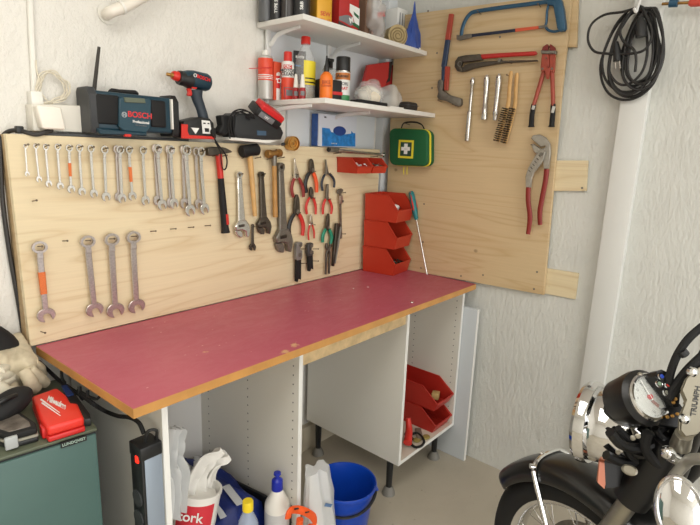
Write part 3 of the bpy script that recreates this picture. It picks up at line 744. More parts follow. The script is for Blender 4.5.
# ------------------------------------------------------------------ impact driver
yd = -.02
dr = thing('impact_driver', 'blue and red cordless impact driver standing on its battery beside the radio', 'cordless drill', (U(198, 138, 'y', yd).x, yd, LZ))
w = m_px(1, dr.location)
ca, cb = U(178, 76.5, 'y', yd), U(208.5, 83, 'y', yd); axv = (cb-ca).normalized(); LL = (cb-ca).length
MB().lathe([(0, 0), (.0165, .0), (.019, .006), (.022, .02), (.0265, .034), (.0295, .052), (.0295, LL-.012), (.026, LL-.003), (.018, LL+.003), (0, LL+.004)], ca, axv, 28).build('motor_housing', M_bluep, dr, world=True)
MB().lathe([(0, -.001), (.0215, .0), (.0235, .008), (.0235, .022), (.0285, .036), (.0285, .046), (.0, .046)], ca-Vector((0, 0, .003)), axv, 24).build('gear_nose', M_blackp, dr, world=True)
MB().lathe([(0, -.020), (.0125, -.020), (.015, -.014), (.016, .002), (0, .002)], ca, axv, 24).build('red_chuck_collar', M_redp, dr, world=True)
MB().lathe([(0, -.040), (.005, -.040), (.0058, -.034), (.0058, -.026), (.008, -.025), (.009, -.018), (0, -.018)], ca, axv, 16).build('bit_holder', M_brass, dr, world=True)
hp = [U(u, v, 'y', yd) for u, v in ((196, 90), (197, 98), (201, 109), (203.5, 119), (203, 124))]
MB().tube(hp, [.024, .0195, .0175, .019, .024], 14, 4, flat=.85, flatdir=(0, 1, 0)).build('grip', M_grayp if 0 else mat('dark blue-grey grip', (44, 54, 64), .55), dr, world=True)
MB().prism(outl([(186.5, 88.5), (190.5, 88), (191.5, 94), (190.5, 96.5), (187, 95.5), (188, 92)], yd), yd-.008, yd+.008, .003).build('trigger', M_redp, dr, world=True)
MB().prism(outl([(192.5, 86.8), (197.5, 87.4), (197, 89), (193, 88.6)], yd-.026), yd-.0245, yd-.018, .001).build('direction_switch', M_redp, dr, world=True)
MB().prism(outl([(182, 121), (199, 117), (208, 118.5), (212, 123), (213, 132), (181, 131)], yd-.02), yd-.032, yd+.034, .005, 2).build('battery_shoe', M_blackp, dr, world=True)
bz = U(197, 137.5, 'y', yd-.03).z
MB().prism(outl([(181, 125.5), (214, 128), (214, 139), (181, 138)], yd-.02), yd-.034, yd+.036, .004, 2).build('battery', M_blackp, dr, world=True)
MB().prism(outl([(180.5, 124), (187, 124.5), (186.5, 131), (188, 135), (213.5, 136.5), (213.5, 139.2), (180.5, 138.4)], yd-.028), yd-.0355, yd-.03, .001).build('red_trim', M_redp, dr, world=True)
MB().prism(outl([(201.5, 120), (209.5, 121), (211.8, 134), (202.5, 133.5)], yd-.035), yd-.0372, yd-.034, .0005).build('rating_label', M_label, dr, world=True)
m = MB(); m.prism(outl([(204.5, 128), (208.8, 128.4), (209, 132), (205, 131.8)], yd-.037), yd-.038, yd-.0365); m.prism(outl([(203.2, 122.5), (205.6, 122.7), (205.6, 124), (203.3, 124)], yd-.037), yd-.038, yd-.0365); m.prism(outl([(207.4, 122.9), (209.2, 123), (209.4, 124.3), (207.5, 124.2)], yd-.037), yd-.038, yd-.0365); m.build('label_symbols', M_ink, dr, world=True)
MB().prism(outl([(191, 127.5), (199, 128.2), (195.5, 134)], yd-.035), yd-.0372, yd-.034, .0003).build('warning_triangle', M_inkw, dr, world=True)
c_ = U(203.5, 78.3, 'y', yd-.03); text('BOSCH', 4.6*w, frame((c_.x, yd-.0305, c_.z), (1, 0, -.16), (0, -1, .12)), mat('red badge letters', (214, 52, 54), .4), dr, world=True, ext=.0012, bold=.0003, name='maker_lettering')
c_ = U(195.3, 75.3, 'y', yd-.03); m = MB(); m.ring((c_.x, 0, c_.z), 1.2*w, 1.7*w, yd-.0315, yd-.028, 16); m.build('round_badge', M_label, dr, world=True)
sp_ = [U(u, v, 'y', y) for u, v, y in ((212.5, 128, yd-.03), (211, 132, yd-.045), (214, 138, -.055), (219, 146, -.05), (224, 152, -.045), (227, 160, -.045), (226, 168, -.045), (223, 169, -.045), (221, 160, -.046), (220, 151, -.05), (215, 142, -.055))]
MB().tube(sp_, .0028, 8, 5, flat=.5).build('wrist_strap', M_blackm, dr, world=True)
# ------------------------------------------------------------------ charger + battery
yc = -.02
chg = thing('battery_charger', 'black battery charger with coiled lead on the tool board ledge, left of the round tin', 'charger', (U(250, 138, 'y', yc).x, yc, LZ-.005))
m = MB(); m.prism(outl([(233, 116), (237, 113), (256, 114), (264, 119.5), (272, 124), (279, 127), (281.5, 133), (279, 139.5), (262, 140), (236, 138), (232, 134)], yc-.03), yc-.045, .03, .008, 2); m.build('housing', mat('charger black', (34, 36, 38), .6), chg, world=True)
MB().prism(outl([(257, 130.5), (266, 131.2), (266, 135.5), (257, 135.2)], yc-.045), yc-.0465, yc-.044).build('label', mat('slate blue label', (58, 84, 108), .5), chg, world=True)
MB().prism(outl([(229, 137.2), (276, 140.5), (268, 143.2), (228, 140)], yc-.03), yc-.038, .05, .001).build('white_base', M_white, chg, world=True)
for k, (dx, dz) in enumerate(((0, 0), (3, 1.5), (-2, 2.5))):
    cc = [U(u+dx, v+dz, 'y', yc-.05) for u, v in ((232, 136), (230.5, 124), (232, 113.5), (240, 109.5), (248, 111.5), (252, 117), (248, 114))]
    MB().tube(cc, .0028, 8, 5).build('lead', M_blackm, chg, world=True)
m = MB(); m.prism(outl([(222, 115), (231, 116), (232, 128), (226, 136), (219, 133), (223, 125)], yc-.04), yc-.04, yc, .004); m.jitter(.004, 60).build('plug_bundle', M_blackm, chg, world=True)
ba, bc = U(254.5, 106, 'y', yc-.03), U(277, 121.5, 'y', yc-.03)
yb = yc-.03; dv = (bc-ba).normalized()
bat = thing('battery_pack', 'red and black tool battery lying tilted on top of the black charger', 'battery', ba)
M_ = Matrix.Translation((ba+bc)/2) @ Matrix.Rotation(-atan2(dv.z, dv.x), 4, 'Y') @ Matrix.Rotation(.55, 4, 'X')
Lb = (bc-ba).length
m = MB(); m.box((0, 0, -.006), (Lb*1.05, .066, .034), None, .006); m.tf(M_); m.build('black_case', M_blackp, bat, world=True)
m = MB(); m.box((.006, 0, .0165), (Lb*.95, .062, .03), None, .008, 3); m.tf(M_); m.build('red_shell', mat('battery red', (204, 32, 34), .35), bat, world=True)
m = MB(); m.box((-.01, -.0325, -.006), (Lb*.6, .003, .02), None, .0005); m.tf(M_); m.build('label', M_grey, bat, world=True)
text('18V', .014, M_ @ frame((-.012, -.0345, -.006), (1, 0, 0), (0, -1, 0)), M_inkw, bat, world=True, name='voltage_lettering')
# ------------------------------------------------------------------ glove box
yg = .0
q = U(310, 146.5, 'y', yg); q1 = U(355.5, 147, 'y', yg)
gb = thing('glove_box', 'blue and white box of disposable gloves standing on the ledge under the lower shelf', 'box', ((q.x+q1.x)/2, .03, 1.507))
zt_ = U(330, 114.5, 'y', yg).z
q.x = U(318.5, 130, 'y', yg).x
MB().bx(q.x, q1.x, yg-.002, .042, 1.507, zt_, .001).build('carton', mat('glossy pale carton', (206, 212, 222), .35), gb, world=True)
def pz(pts, y, d=.0012, mm=M_blued, nm='print', o=gb, b=0): return MB().prism(outl(pts, y), y-d, y+.0005, b).build(nm, mm, o, world=True)
MB().bx(q.x-.0012, q.x+.001, yg+.004, .0415, 1.508, zt_-.001).build('blue_end_print', mat('mid blue print', (40, 84, 156), .4, var=.2, vscale=40), gb, world=True)
pz([(322, 127.5), (329.5, 128.5), (331, 132), (344, 134.5), (351, 133.5), (351.5, 131), (353, 133), (355.2, 133.3), (355.2, 146.6), (322, 146)], yg-.002, mm=M_blueprint, nm='blue_wave_print')
oc = U(339.6, 131, 'y', yg-.003)
m = MB(); m.lathe([(0, -.0005), (.042, -.0005), (.042, .002), (.0, .002)], (oc.x, yg-.003, oc.z), (0, -1, 0), 32); m.tf(Matrix.Translation((oc.x, 0, oc.z)) @ Matrix.Diagonal((1, 1, .5, 1)) @ Matrix.Translation((-oc.x, 0, -oc.z))); m.build('oval_opening', M_blued, gb, world=True)
c_ = U(325.5, 117.3, 'y', yg-.003); text('KBL', .008, frame((c_.x, yg-.0034, c_.z), (1, 0, 0), (0, -1, 0)), M_ink, gb, world=True, bold=.0003, name='brand_lettering')
c_ = U(334, 143.6, 'y', yg-.003); text('NITRIL 100', .008, frame((c_.x, yg-.0038, c_.z), (1, 0, 0), (0, -1, 0)), M_inkw, gb, world=True, name='print_lettering')
# ------------------------------------------------------------------ wall boxes, cables, pipe on the back wall
yw = WY
jb = thing('power_socket_box', 'white surface-mounted socket box with a conduit going up the left wall', 'socket', (U(55, 130, 'y', yw).x, yw, 1.55))
MB().prism(outl([(28, 104), (83.5, 106), (84, 132.5), (30, 131)], .045), .018, yw, .004, 2).build('box_body', mat('off white plastic', (226, 222, 210), .45), jb, world=True)
MB().prism(outl([(29.5, 91), (41, 91.5), (43, 104.5), (30.5, 104.5)], .045), .035, yw, .003, 2).build('upper_junction_box', M_white, jb, world=True)
pts = [U(u, v, 'y', .062) for u, v in ((29.5, -30), (31, 20), (33, 60), (34.5, 92))]
MB().tube(pts, .0085, 10, 3).build('conduit', M_white, jb, world=True)
ad = thing('power_adapter', 'cream square plug-in power adapter tilted on the white socket box', 'adapter', (U(50, 120, 'y', -.0).x, .0, 1.55))
MB().prism(outl([(35.3, 105), (60.5, 107), (65.5, 130), (42, 129)], -.012), -.018, .017, .006, 3).build('adapter_body', mat('warm white plastic', (238, 232, 220), .45), ad, world=True)
cl = thing('cable_coil', 'thin white cable wound in a loose oval hanging above the socket box', 'cable', U(50, 105, 'y', .04))
m = MB()
cen = (51, 88.5)
path = []
for k in range(0, 60):
    a = k*2*pi/11.3; rr = 1+.17*sin(k*1.7)+.06*sin(k*.9)
    path.append(U(cen[0]+15*rr*cos(a)+2*sin(k*.37)-.26*18*sin(a)*.3, cen[1]+15.5*rr*sin(a), 'y', .045+.006*sin(k*2.1)))
m.tube(path, .0017, 6, 3)
m.tube([U(u, v, 'y', .05) for u, v in ((36, 60), (37, 72), (40, 80), (41, 92), (50, 104))], .002, 6, 4)
m.build('cable', mat('yellowed white cable', (226, 218, 198), .5), cl, world=True)
bc_ = thing('black_power_cable', 'thick black power cable running from the socket down the left side of the tool board', 'cable', U(8, 135, 'y', .0))
pts = [U(u, v, 'y', y) for u, v, y in ((52, 130, .002), (45, 132.5, -.004), (36, 134.5, -.004), (27, 132.5, .0), (19, 130.5, .02), (10, 131, .045), (3, 136, .055), (.5, 144, .058), (1, 170, .058), (3, 205, .058), (10, 255, .058), (18, 300, .058), (24, 340, .06), (30, 400, .058), (40, 520, .058), (48, 640, .05))]
MB().tube(pts, .0062, 10, 5).build('cable', mat('dark cable sheath', (46, 44, 42), .5), bc_, world=True)
c_ = U(19, 130.5, 'y', .02); MB().box((c_.x, .018, c_.z+.002), (.018, .022, .02), None, .003).build('cable_clip', M_blackp, bc_, world=True)
pp = thing('drain_pipe', 'white bent plastic pipe coming out of the plaster wall near the top', 'pipe', U(108, 10, 'y', yw))
q = U(107, 14, 'y', yw); 
MB().tube([U(106.5, 15, 'y', .075), U(108, 13.5, 'y', .03), U(113, 11, 'y', .005), U(128, 5, 'y', 0), U(150, -8, 'y', 0), U(170, -25, 'y', 0)], .0165, 18, 5).build('pipe', mat('ivory plastic pipe', (232, 226, 214), .35), pp, world=True)
MB().lathe([(.019, .0), (.030, .0), (.030, .004), (.0, .005)], (q.x, yw-.001, q.z), (0, -1, 0), 24).build('wall_collar', M_white, pp, world=True)
m = MB(); m.ring((0, 0, 0), .0155, .0195, -.004, .004, 24)
d_ = (U(128, 5, 'y', 0)-U(113, 11, 'y', .005)).normalized(); m.tf(Matrix.Translation(U(122, 7.4, 'y', 0)) @ Vector((0, 1, 0)).rotation_difference(d_).to_matrix().to_4x4()); m.build('coupling_ring', M_white, pp, world=True)
# ------------------------------------------------------------------ first-aid bag
xf = -.072
fa = thing('first_aid_bag', 'dark green zipped first-aid case with a white cross, hung on the golden plywood', 'first-aid kit', (xf/2, U(410, 150, 'x', xf).y, U(410, 150, 'x', xf).z), (0, 0, 0))
def slab(pts, xa, xb, bev, seg=3): return (lambda m: (m.prism(pxpoly(pts, xf), -xb, -xa, bev, seg), m.tf(Matrix.Rotation(-pi/2, 4, 'Z')))[0] and m)(MB())
def slab(pts, xa, xb, bev, seg=3):
    m = MB(); m.prism(pxpoly(pts, xf), xa, xb, bev, seg); m.tf(Matrix.Rotation(-pi/2, 4, 'Z')); return m
def rr(u0, v0, u1, v1, sk=0, r=5, n=5):
    o = []
    for cx, cy, a0 in ((u1-r, v0+r, -90), (u1-r, v1-r, 0), (u0+r, v1-r, 90), (u0+r, v0+r, 180)):
        for k in range(n): a = radians(a0+90*k/(n-1)); o.append((cx+r*cos(a), cy+r*sin(a)+sk*((cx+r*cos(a))-u0)))
    return o
body = rr(389, 128, 427, 165, .04, 6)
# front slab from x=-.072 to -.02 : in rotated frame y -> x
slab(body, xf, xf+.026, .008).build('front_shell', M_aid, fa, world=True)
slab(body, xf+.032, -.004, .008).build('back_shell', M_aid, fa, world=True)
slab(rr(388.6, 127.6, 427.4, 165.4, .04, 6), xf+.0235, xf+.0345, .001, 1).build('yellow_zip', M_yel, fa, world=True)
slab([(399, 139.8), (414, 140.3), (413, 158.6), (398, 157.8)], xf-.0012, xf+.001, 0).build('yellow_badge', M_yel, fa, world=True)
slab([(401, 142), (412, 142.4), (411.2, 156.4), (400.2, 155.8)], xf-.0022, xf+.001, 0).build('green_field', mat('badge dark green', (30, 66, 50), .6), fa, world=True)
slab([(404.7, 143.6), (408, 143.7), (407.8, 147), (410.3, 147.2), (410.1, 150.8), (407.7, 150.7), (407.5, 154.2), (404.1, 154), (404.3, 150.5), (401.5, 150.4), (401.7, 146.9), (404.5, 147)], xf-.0034, xf+.001, 0).build('white_cross', M_label, fa, world=True)
c_ = U(405.9, 149, 'x', xf-.0035); text('Cederroth', .0042, frame((xf-.0037, c_.y, c_.z), (0, -1, 0), (-1, 0, 0)), M_grey, fa, world=True, name='badge_lettering')
hpts = [U(u, v, 'x', xf+.03) for u, v in ((401, 129.5), (403, 124), (407, 122.3), (416, 122.3), (422, 125), (424.5, 130))]
MB().tube(hpts, [.003, .003, .0042, .0042, .003, .003], 8, 4).build('handle', M_blackm, fa, world=True)
for u in (404, 407.3):
    MB().tube([U(u, 166.5, 'x', xf+.028), U(u-.4, 171, 'x', xf+.028), U(u-.3, 174.5, 'x', xf+.026)], .0022, 6).build('zip_pull', M_yel, fa, world=True)
nail(409, 124.5, 'r', L=.045)
# ------------------------------------------------------------------ stacking bins
def bin_mesh(L, Wd, Hh, th=.003, lip=.45):
    """open stacking bin; back at y=0, front at y=-L, floor z=0; front cut slopes"""
    m = MB(); fz = Hh*lip; cut = L*.70
    side = [(0, 0), (-L*.93, 0), (-L, fz), (-cut, Hh), (0, Hh)]      # (y,z)
    tp = .04*Wd
    def X(s, z, o): return s*(Wd/2-tp*(1-z/Hh)-o)
    outer = []; 
    bm = m.bm
    def ring(o, zo):
        pts = {}
        for s in (-1, 1):
            for i, (y, z) in enumerate(side):
                yy = y-(o if y == 0 else 0)*1 + (o if i in (1, 2) else 0)
                zz = z+(o if z == 0 else 0)
                pts[(s, i)] = bm.verts.new((X(s, z, o), yy, zz))
        return pts
    A, B = ring(0, 0), ring(th, 1)
    for P, flip in ((A, 0), (B, 1)):
        fs = [[P[(-1, i)] for i in (0, 1, 2, 3, 4)], [P[(1, i)] for i in (4, 3, 2, 1, 0)], [P[(-1, 0)], P[(1, 0)], P[(1, 1)], P[(-1, 1)]],
              [P[(-1, 0)], P[(-1, 4)], P[(1, 4)], P[(1, 0)]], [P[(-1, 1)], P[(1, 1)], P[(1, 2)], P[(-1, 2)]]]
        for f in fs: bm.faces.new(f)
    for s in (-1, 1):
        for i, j in ((2, 3), (3, 4)): bm.faces.new((A[(s, i)], A[(s, j)], B[(s, j)], B[(s, i)]))
    bm.faces.new((A[(-1, 4)], A[(1, 4)], B[(1, 4)], B[(-1, 4)])); bm.faces.new((A[(-1, 2)], A[(1, 2)], B[(1, 2)], B[(-1, 2)]))
    return m
def rim_mesh(L, Wd, Hh, lip=.45, r=.0032):
    m = MB(); fz = Hh*lip; cut = L*.70; w2 = Wd/2-.0005
    m.tube([(-w2, -L, fz), (-w2, -cut, Hh), (-w2, 0, Hh), (w2, 0, Hh), (w2, -cut, Hh), (w2, -L, fz)], r, 6)
    m.tube([(-w2*.98, -L, fz), (w2*.98, -L, fz)], r, 6); return m
def bin_at(loc, L, Wd, Hh, lab, group, mm, lip=.45, rz=0, name='storage_bin'):
    t = thing(name, lab, 'storage bin', loc, (0, 0, rz), group)
    bin_mesh(L, Wd, Hh, lip=lip).build('tray', mm, t); rim_mesh(L, Wd, Hh, lip).build('rim', mm, t)
    return t
# three on the bench in the corner
zA = .901; b1l = U(362.5, 268.5, 'z', zA); wd = .172
hts = [U(362, v, 'y', 0).z for v in (244, 219, 193.5)]
h1 = hts[0]-zA-.004; h2 = hts[1]-hts[0]-.002; h3 = hts[2]-hts[1]
bx_, yy_, ba_ = -.124, -.014, radians(8)
FR = Vector((bx_+.135*sin(ba_), yy_-.135*cos(ba_), 0))
bnA = bin_at((bx_+.0, yy_, zA), .185, wd, h1, 'orange-red storage bin, lowest of the three stacked in the bench corner, full of dark bits', 'red bins stacked on the bench corner', M_redbin, rz=ba_)
bnB = bin_at((bx_, yy_, zA+h1+.003), .185, wd, h1, 'orange-red storage bin, middle of the three stacked in the bench corner', 'red bins stacked on the bench corner', M_redbin, rz=ba_)
bnC = bin_at((bx_, yy_, zA+2*h1+.006), .185, wd, h1, 'orange-red storage bin, topmost of the three in the bench corner, with a white tag inside', 'red bins stacked on the bench corner', M_redbin, rz=ba_)
def bits(name, lab, cat, c, ext, n, mm, sz, seed, shape='mix', kind='stuff'):
    r = random.Random(seed); m = MB()
    for k in range(n):
        p = Vector((c[0]+r.uniform(-1, 1)*ext[0], c[1]+r.uniform(-1, 1)*ext[1], c[2]+r.uniform(0, 1)*ext[2])); d = Vector((r.uniform(-1, 1), r.uniform(-1, 1), r.uniform(-.4, .4))).normalized()
        if shape == 'mix' and k % 2: m.cyl(p-d*sz, p+d*sz, sz*.3, n=6)
        else: m.box(p, (sz*1.2, sz*.9, sz*.6), d.to_track_quat('X', 'Z').to_matrix(), sz*.08, 1)
    o = m.build(name, mm); o['category'] = cat; o['label'] = lab
    if kind: o['kind'] = kind
    return o
bits('metal_fittings', 'dark jumble of small metal fittings filling the lowest corner bin', 'fittings', (FR.x, FR.y, zA+.022), (.055, .03, .036), 60, M_dsteel, .011, 3)
bits('small_screws', 'black and brass screws in the topmost corner bin', 'screws', (FR.x, FR.y, zA+2*h1+.036), (.05, .025, .03), 40, M_blackp, .007, 5)
bits('loose_nuts', 'a few pale nuts lying in the middle corner bin', 'nuts', (FR.x, FR.y-.01, zA+h1+.03), (.045, .02, .012), 8, M_satw, .007, 6, shape='box')
q = Vector((FR.x-.02, FR.y-.01, zA+2*h1+.074))
tg = MB().box(q, (.026, .02, .022), Euler((.3, .3, .4)).to_matrix(), .001).build('white_tag', M_label); tag(tg, 'small white box lying on the screws in the topmost corner bin', 'small box')
# two hung under the ratchet wrench
hq0 = U(337, 158, 'y', -.004); hq1 = U(337, 178, 'y', -.004); hh = .052
for i, (xl, lab) in enumerate(((hq0.x, 'hung red bin with white fittings, left of the two below the ratchet wrench'), (hq0.x+.113, 'red bin hung nearest the corner, right one of the two below the ratchet wrench'))):
    t = bin_at((xl+.056, -.003, hq0.z-.064), .125, .11, .066, lab, 'red bins hung on the tool board', M_redbin)
    bits('small_fittings', ('pale small fittings in the left hung red bin', 'grey small fittings in the right hung red bin')[i], 'fittings', (xl+.056, -.085, hq0.z-.046), (.04, .028, .026), 26, (M_label, M_gsteel)[i], .008, 8+i)
# two in the right cabinet
zc = .1905
sq = bin_at((-.140, -.232, zc), .285, .152, .110, 'dark red storage bin, lower of two stacked in the right base cabinet', 'red bins in the right cabinet', M_redbin2, lip=.40)
sq2 = bin_at((-.140, -.232, zc+.113), .285, .152, .110, 'dark red storage bin, upper of two in the right base cabinet, holding a small carton', 'red bins in the right cabinet', M_redbin2, lip=.40)
k = MB().box((-.12, -.45, zc+.113+.034), (.05, .035, .03), Euler((0, .1, .4)).to_matrix(), .002).build('carton', mat('tan carton', (190, 160, 104), .7)); tag(k, 'small tan carton lying in the upper red bin of the right cabinet', 'box')
# ------------------------------------------------------------------ leaning screwdriver
A_ = U(427, 274.3, 'z', .901); A_.x = min(A_.x, -.02); B_ = U(411, 191, 'x', -.014)
A_ = U(427, 274.8, 'z', .9015)
dv = (B_-A_); L = dv.length; dvn = dv.normalized()
sd = thing('screwdriver', 'long screwdriver with teal and red handle leaning against the golden plywood', 'screwdriver', A_)
MB().tube([A_, A_+dvn*.012, A_+dvn*(L*.66)], [.0022, .0038, .0038], 10).build('blade_shaft', M_sat, sd, world=True)
MB().lathe([(0, 0), (.008, 0), (.011, .012), (.010, .022), (.0145, .045), (.0155, .09), (.014, L*.34-.008), (.009, L*.34), (0, L*.34)], A_+dvn*L*.655, dvn, 16).build('handle', mat('teal plastic', (16, 118, 122), .35), sd, world=True)
m = MB()
for k in range(3):
    a = 2*pi*k/3+.5; o_ = dvn.orthogonal().normalized(); o2 = dvn.cross(o_); e = o_*cos(a)+o2*sin(a)
    m.tube([A_+dvn*(L*.655+.045)+e*.0125, A_+dvn*(L*.655+.07)+e*.0140, A_+dvn*(L*.985)+e*.0095], [.002, .0045, .004], 8)
m.build('red_inlay', M_redp, sd, world=True)
# ------------------------------------------------------------------ tools on the right board (x-plane), local frame via hang
def outr(root, pts, off): return [inplane(root, u, v, 'r', off) for u, v in pts]
rh, L = H((451.8, 14), (441, 90), .02, 'welders_chipping_tool', 'striped red and blue handle with a grey offset metal head on the golden plywood', 'hammer', 'r')
rh.name = 'claw_hammer'
def seg(nm, v0, v1, mm, wd=3.1): 
    f0, f1 = (v0-14)/76, (v1-14)/76; w = m_px(1, rh.location)
    MB().tube([(0, 0, -L*f0), (0, 0, -L*f1)], [wd*w, wd*w], 4, flat=.55, flatdir=(0, 1, 0)).build(nm, mm, rh)
for nm, v0, v1, mm in (('red_band', 14, 40, mat('worn red paint', (164, 66, 50), .5)), ('blue_band', 40, 67, mat('dark blue paint', (40, 58, 84), .5))):
    MB().prism(outr(rh, [(449.6+(14-v0)*.142, v0), (453.6+(14-v0)*.142, v0), (453.6+(14-v1)*.142, v1), (449.3+(14-v1)*.142, v1)], .02), -.008, .008, .002).build(nm, mm, rh)
MB().prism(outr(rh, [(442.2, 67), (445.8, 67), (444.2, 82), (441.8, 82)], .02), -.007, .007, .002).build('blue_shank', mat('dark blue paint', (40, 58, 84), .5), rh)
MB().prism(outr(rh, [(445.4, 66.5), (449.6, 66.5), (447.8, 90.5), (444.4, 90.5)], .02), -.006, .009, .002).build('red_shank', mat('worn red paint', (164, 66, 50), .5), rh)
MB().prism(outr(rh, [(439, 82), (440.5, 79.8), (444, 80.2), (444.4, 84), (443.6, 90.5), (451, 95.5), (459.5, 97.8), (462.2, 98.6), (462.4, 104.5), (460.3, 106.8), (458, 106.4), (448, 101.5), (440, 99.8), (438.3, 97), (439.6, 92), (438.6, 87)], .02), -.014, .008, .003, 2).build('offset_head', M_gsteel, rh)
nail(440.8, 101.5, 'r'); nail(455, 105.5, 'r')
# hacksaw
hs = thing('hacksaw', 'blue hacksaw with an orange-red and dark blade hung at the top of the golden plywood', 'saw', U(500, 20, 'x', -.02), (0, 0, -pi/2))
fp = [(inplane(hs, u, v, 'r', .02)) for u, v in ((461, 38.5), (462, 30), (464.5, 22), (469.5, 14.5), (476, 11.5), (500, 7.8), (530, 4), (551, 1.2))]
MB().tube([(x, 0, z) for x, z in fp], .0085, 10, 4, flat=.7, flatdir=(0, 1, 0)).build('tube_frame', M_blue, hs)
MB().prism(outr(hs, [(547, -.5), (556, -2), (562, 0), (564.5, 10), (566.5, 28), (565, 31), (560.5, 32), (558, 29), (556.5, 20), (554, 6), (548.5, 5.5)], .02), -.013, .013, .004, 2).build('pistol_grip', M_blue, hs)
m = MB(); m.tube([(x, 0, z) for x, z in outr(hs, [(549, 3), (547, 12), (546.5, 22), (545.5, 26.5), (549, 30.5), (555, 31.5), (561, 30)], .02)], .0052, 8, 4); m.build('hand_guard', M_blue, hs)
MB().prism(outr(hs, [(470.5, 34.2), (516, 28.7), (516, 31.8), (471, 37.2)], .02), -.0015, .0015).build('blade', mat('dark blue blade', (44, 50, 68), .45, .4), hs)
MB().prism(outr(hs, [(515.5, 28.6), (541, 25.8), (541, 28.6), (515.5, 31.9)], .02), -.002, .002).build('red_blade_part', mat('orange red blade paint', (204, 84, 52), .5), hs)
m = MB(); m.prism(outr(hs, [(457, 35), (459, 35.2), (459.4, 36.6), (466, 34.5), (472, 34), (472, 37.6), (465, 39.4), (459.2, 40.6), (457.2, 39.8)], .02), -.007, .007, .001); m.build('blade_clamp', M_gsteel, hs)
MB().prism(outr(hs, [(539, 26), (547, 25), (547, 27.6), (539, 28.8)], .02), -.005, .005, .001).build('blade_clamp', M_gsteel, hs)
nail(480, 13.5, 'r'); nail(540, 6.2, 'r')
# pipe wrench
pw = thing('pipe_wrench', 'red-handled swedish pipe wrench with dark jaws lying level on two nails', 'wrench', U(490, 62, 'x', -.02), (0, 0, -pi/2))
MB().prism(outr(pw, [(456, 61.5), (459, 57), (466, 55.5), (481, 54.3), (483, 60), (470, 62), (463, 62.5), (461, 66), (463.5, 69.5), (462, 72.2), (458, 71.4), (455.4, 67)], .022), -.012, .010, .003, 2).build('fixed_jaw', M_dsteel, pw)
MB().tube([(x, 0, z) for x, z in outr(pw, [(479, 57), (500, 55.3), (520, 54.1), (534, 53.4), (535.5, 53.5)], .022)], [.0105, .0095, .0085, .0088, .007], 12, 3, flat=.7, flatdir=(0, 1, 0)).build('red_handle', mat('pipe wrench red', (182, 44, 40), .4), pw)
MB().prism(outr(pw, [(460.5, 72), (462.5, 68), (466, 65), (470, 63.5), (486, 61.6), (503, 60.8), (537, 60), (538, 61.3), (505, 63.2), (488, 65.6), (474, 68.5), (466, 71.6)], .022), -.008, .008, .002).build('lower_arm', M_dsteel, pw)
MB().cyl((inplane(pw, 500, 60.5, 'r', .022)[0], -.010, inplane(pw, 500, 60.5, 'r', .022)[1]), (inplane(pw, 500, 60.5, 'r', .022)[0], .01, inplane(pw, 500, 60.5, 'r', .022)[1]), .007, n=14).build('adjusting_nut', M_gsteel, pw)
MB().ring((*[inplane(pw, 459.6, 63.8, 'r', .034)[0], 0], inplane(pw, 459.6, 63.8, 'r', .034)[1]), .0085, .0115, -.014, -.008, 20).build('spring_ring', M_gsteel, pw)
nail(478, 66.5, 'r'); nail(511, 63, 'r')
# socket extensions
def ext(a, c, prof, lab, split=None):
    t, L = H(a, c, .016, 'socket_extension', lab, 'socket extension', 'r', 'chrome extension bars on the golden plywood'); w = m_px(1, t.location)
    MB().lathe([(r*w, -z*L) for r, z in prof], (0, 0, 0), (0, 0, 1), 18).build('bar', M_sat, t)
    MB().box((0, 0, .004), (2.2*w, 2.2*w, .01), None, .0008).build('square_drive', M_satw, t)
    nail(a[0], a[1]+3, 'r', L=.03); return t
ext((472.7, 79.5), (467, 141), [(0, 0), (2.2, 0), (2.4, .02), (2.4, .07), (1.6, .09), (1.5, .5), (2.4, .52), (2.4, .99), (2.2, 1), (0, 1)], 'longest thin chrome extension bar, leftmost of three on the golden plywood')
ext((487, 77), (484.3, 119.8), [(0, 0), (2.8, 0), (3, .03), (3, .2), (2.6, .24), (2.6, .7), (3.1, .72), (3.1, .98), (2.9, 1), (0, 1)], 'thick chrome extension bar, middle one of three on the golden plywood')
ext((499.2, 75.8), (495, 120.3), [(0, 0), (2.9, 0), (3.2, .03), (3.2, .2), (2.8, .24), (2.6, .75), (3, .78), (3, .86), (2.3, .9), (2.3, 1), (0, 1)], 'thick chrome extension bar, nearest to the wire brushes')
# wire brushes
def brush(top, nk, bot, lab, dxp, wood, off, dens):
    t = thing('wire_brush', lab, 'wire brush', U(*top, 'x', -off), (0, 0, -pi/2), 'wire brushes hanging together'); w = m_px(1, t.location)
    P = [Vector((inplane(t, u, v, 'r', off)[0], 0, inplane(t, u, v, 'r', off)[1])) for u, v in (top, nk, bot)]
    dirv = (P[2]-P[1]).normalized(); nn = Vector((-dirv.z, 0, dirv.x))
    MB().tube([P[0], P[0].lerp(P[1], .1), P[0].lerp(P[1], .5), P[1], P[2]], [1.3*w, 2.0*w, 1.9*w, 2.3*w, 2.2*w], 10, 3, flat=.6, flatdir=(0, 1, 0)).build('wooden_handle', wood, t)
    m = MB(); r = random.Random(int(top[0])); rows = 11
    for i in range(16):
        for j in range(4):
            c = P[1].lerp(P[2], (i+.5)/16)+nn*(j-1.5)*w*1.15
            for k in range(dens):
                e = c+Vector((0, -.026, 0))+nn*(r.uniform(-1, 1)*.9*w+(j-1.5)*w*.5)+dirv*r.uniform(-1, 1)*.003
                m.tube([c+Vector((0, -.004, 0)), e], [.0010, .0008], 3)
    m.build('bristles', M_bristle, t)
brush((517, 73), (514.5, 108), (505, 143.5), 'wire brush with dark bristles facing right, behind the other brush', -5.5, M_hand, .018, 9)
brush((511.2, 71), (507.5, 108), (498, 141.5), 'wire brush with a drilled pale wooden handle and short bristles, in front', -5.0, M_hand, .034, 8)
nail(510.8, 77, 'r', L=.05)
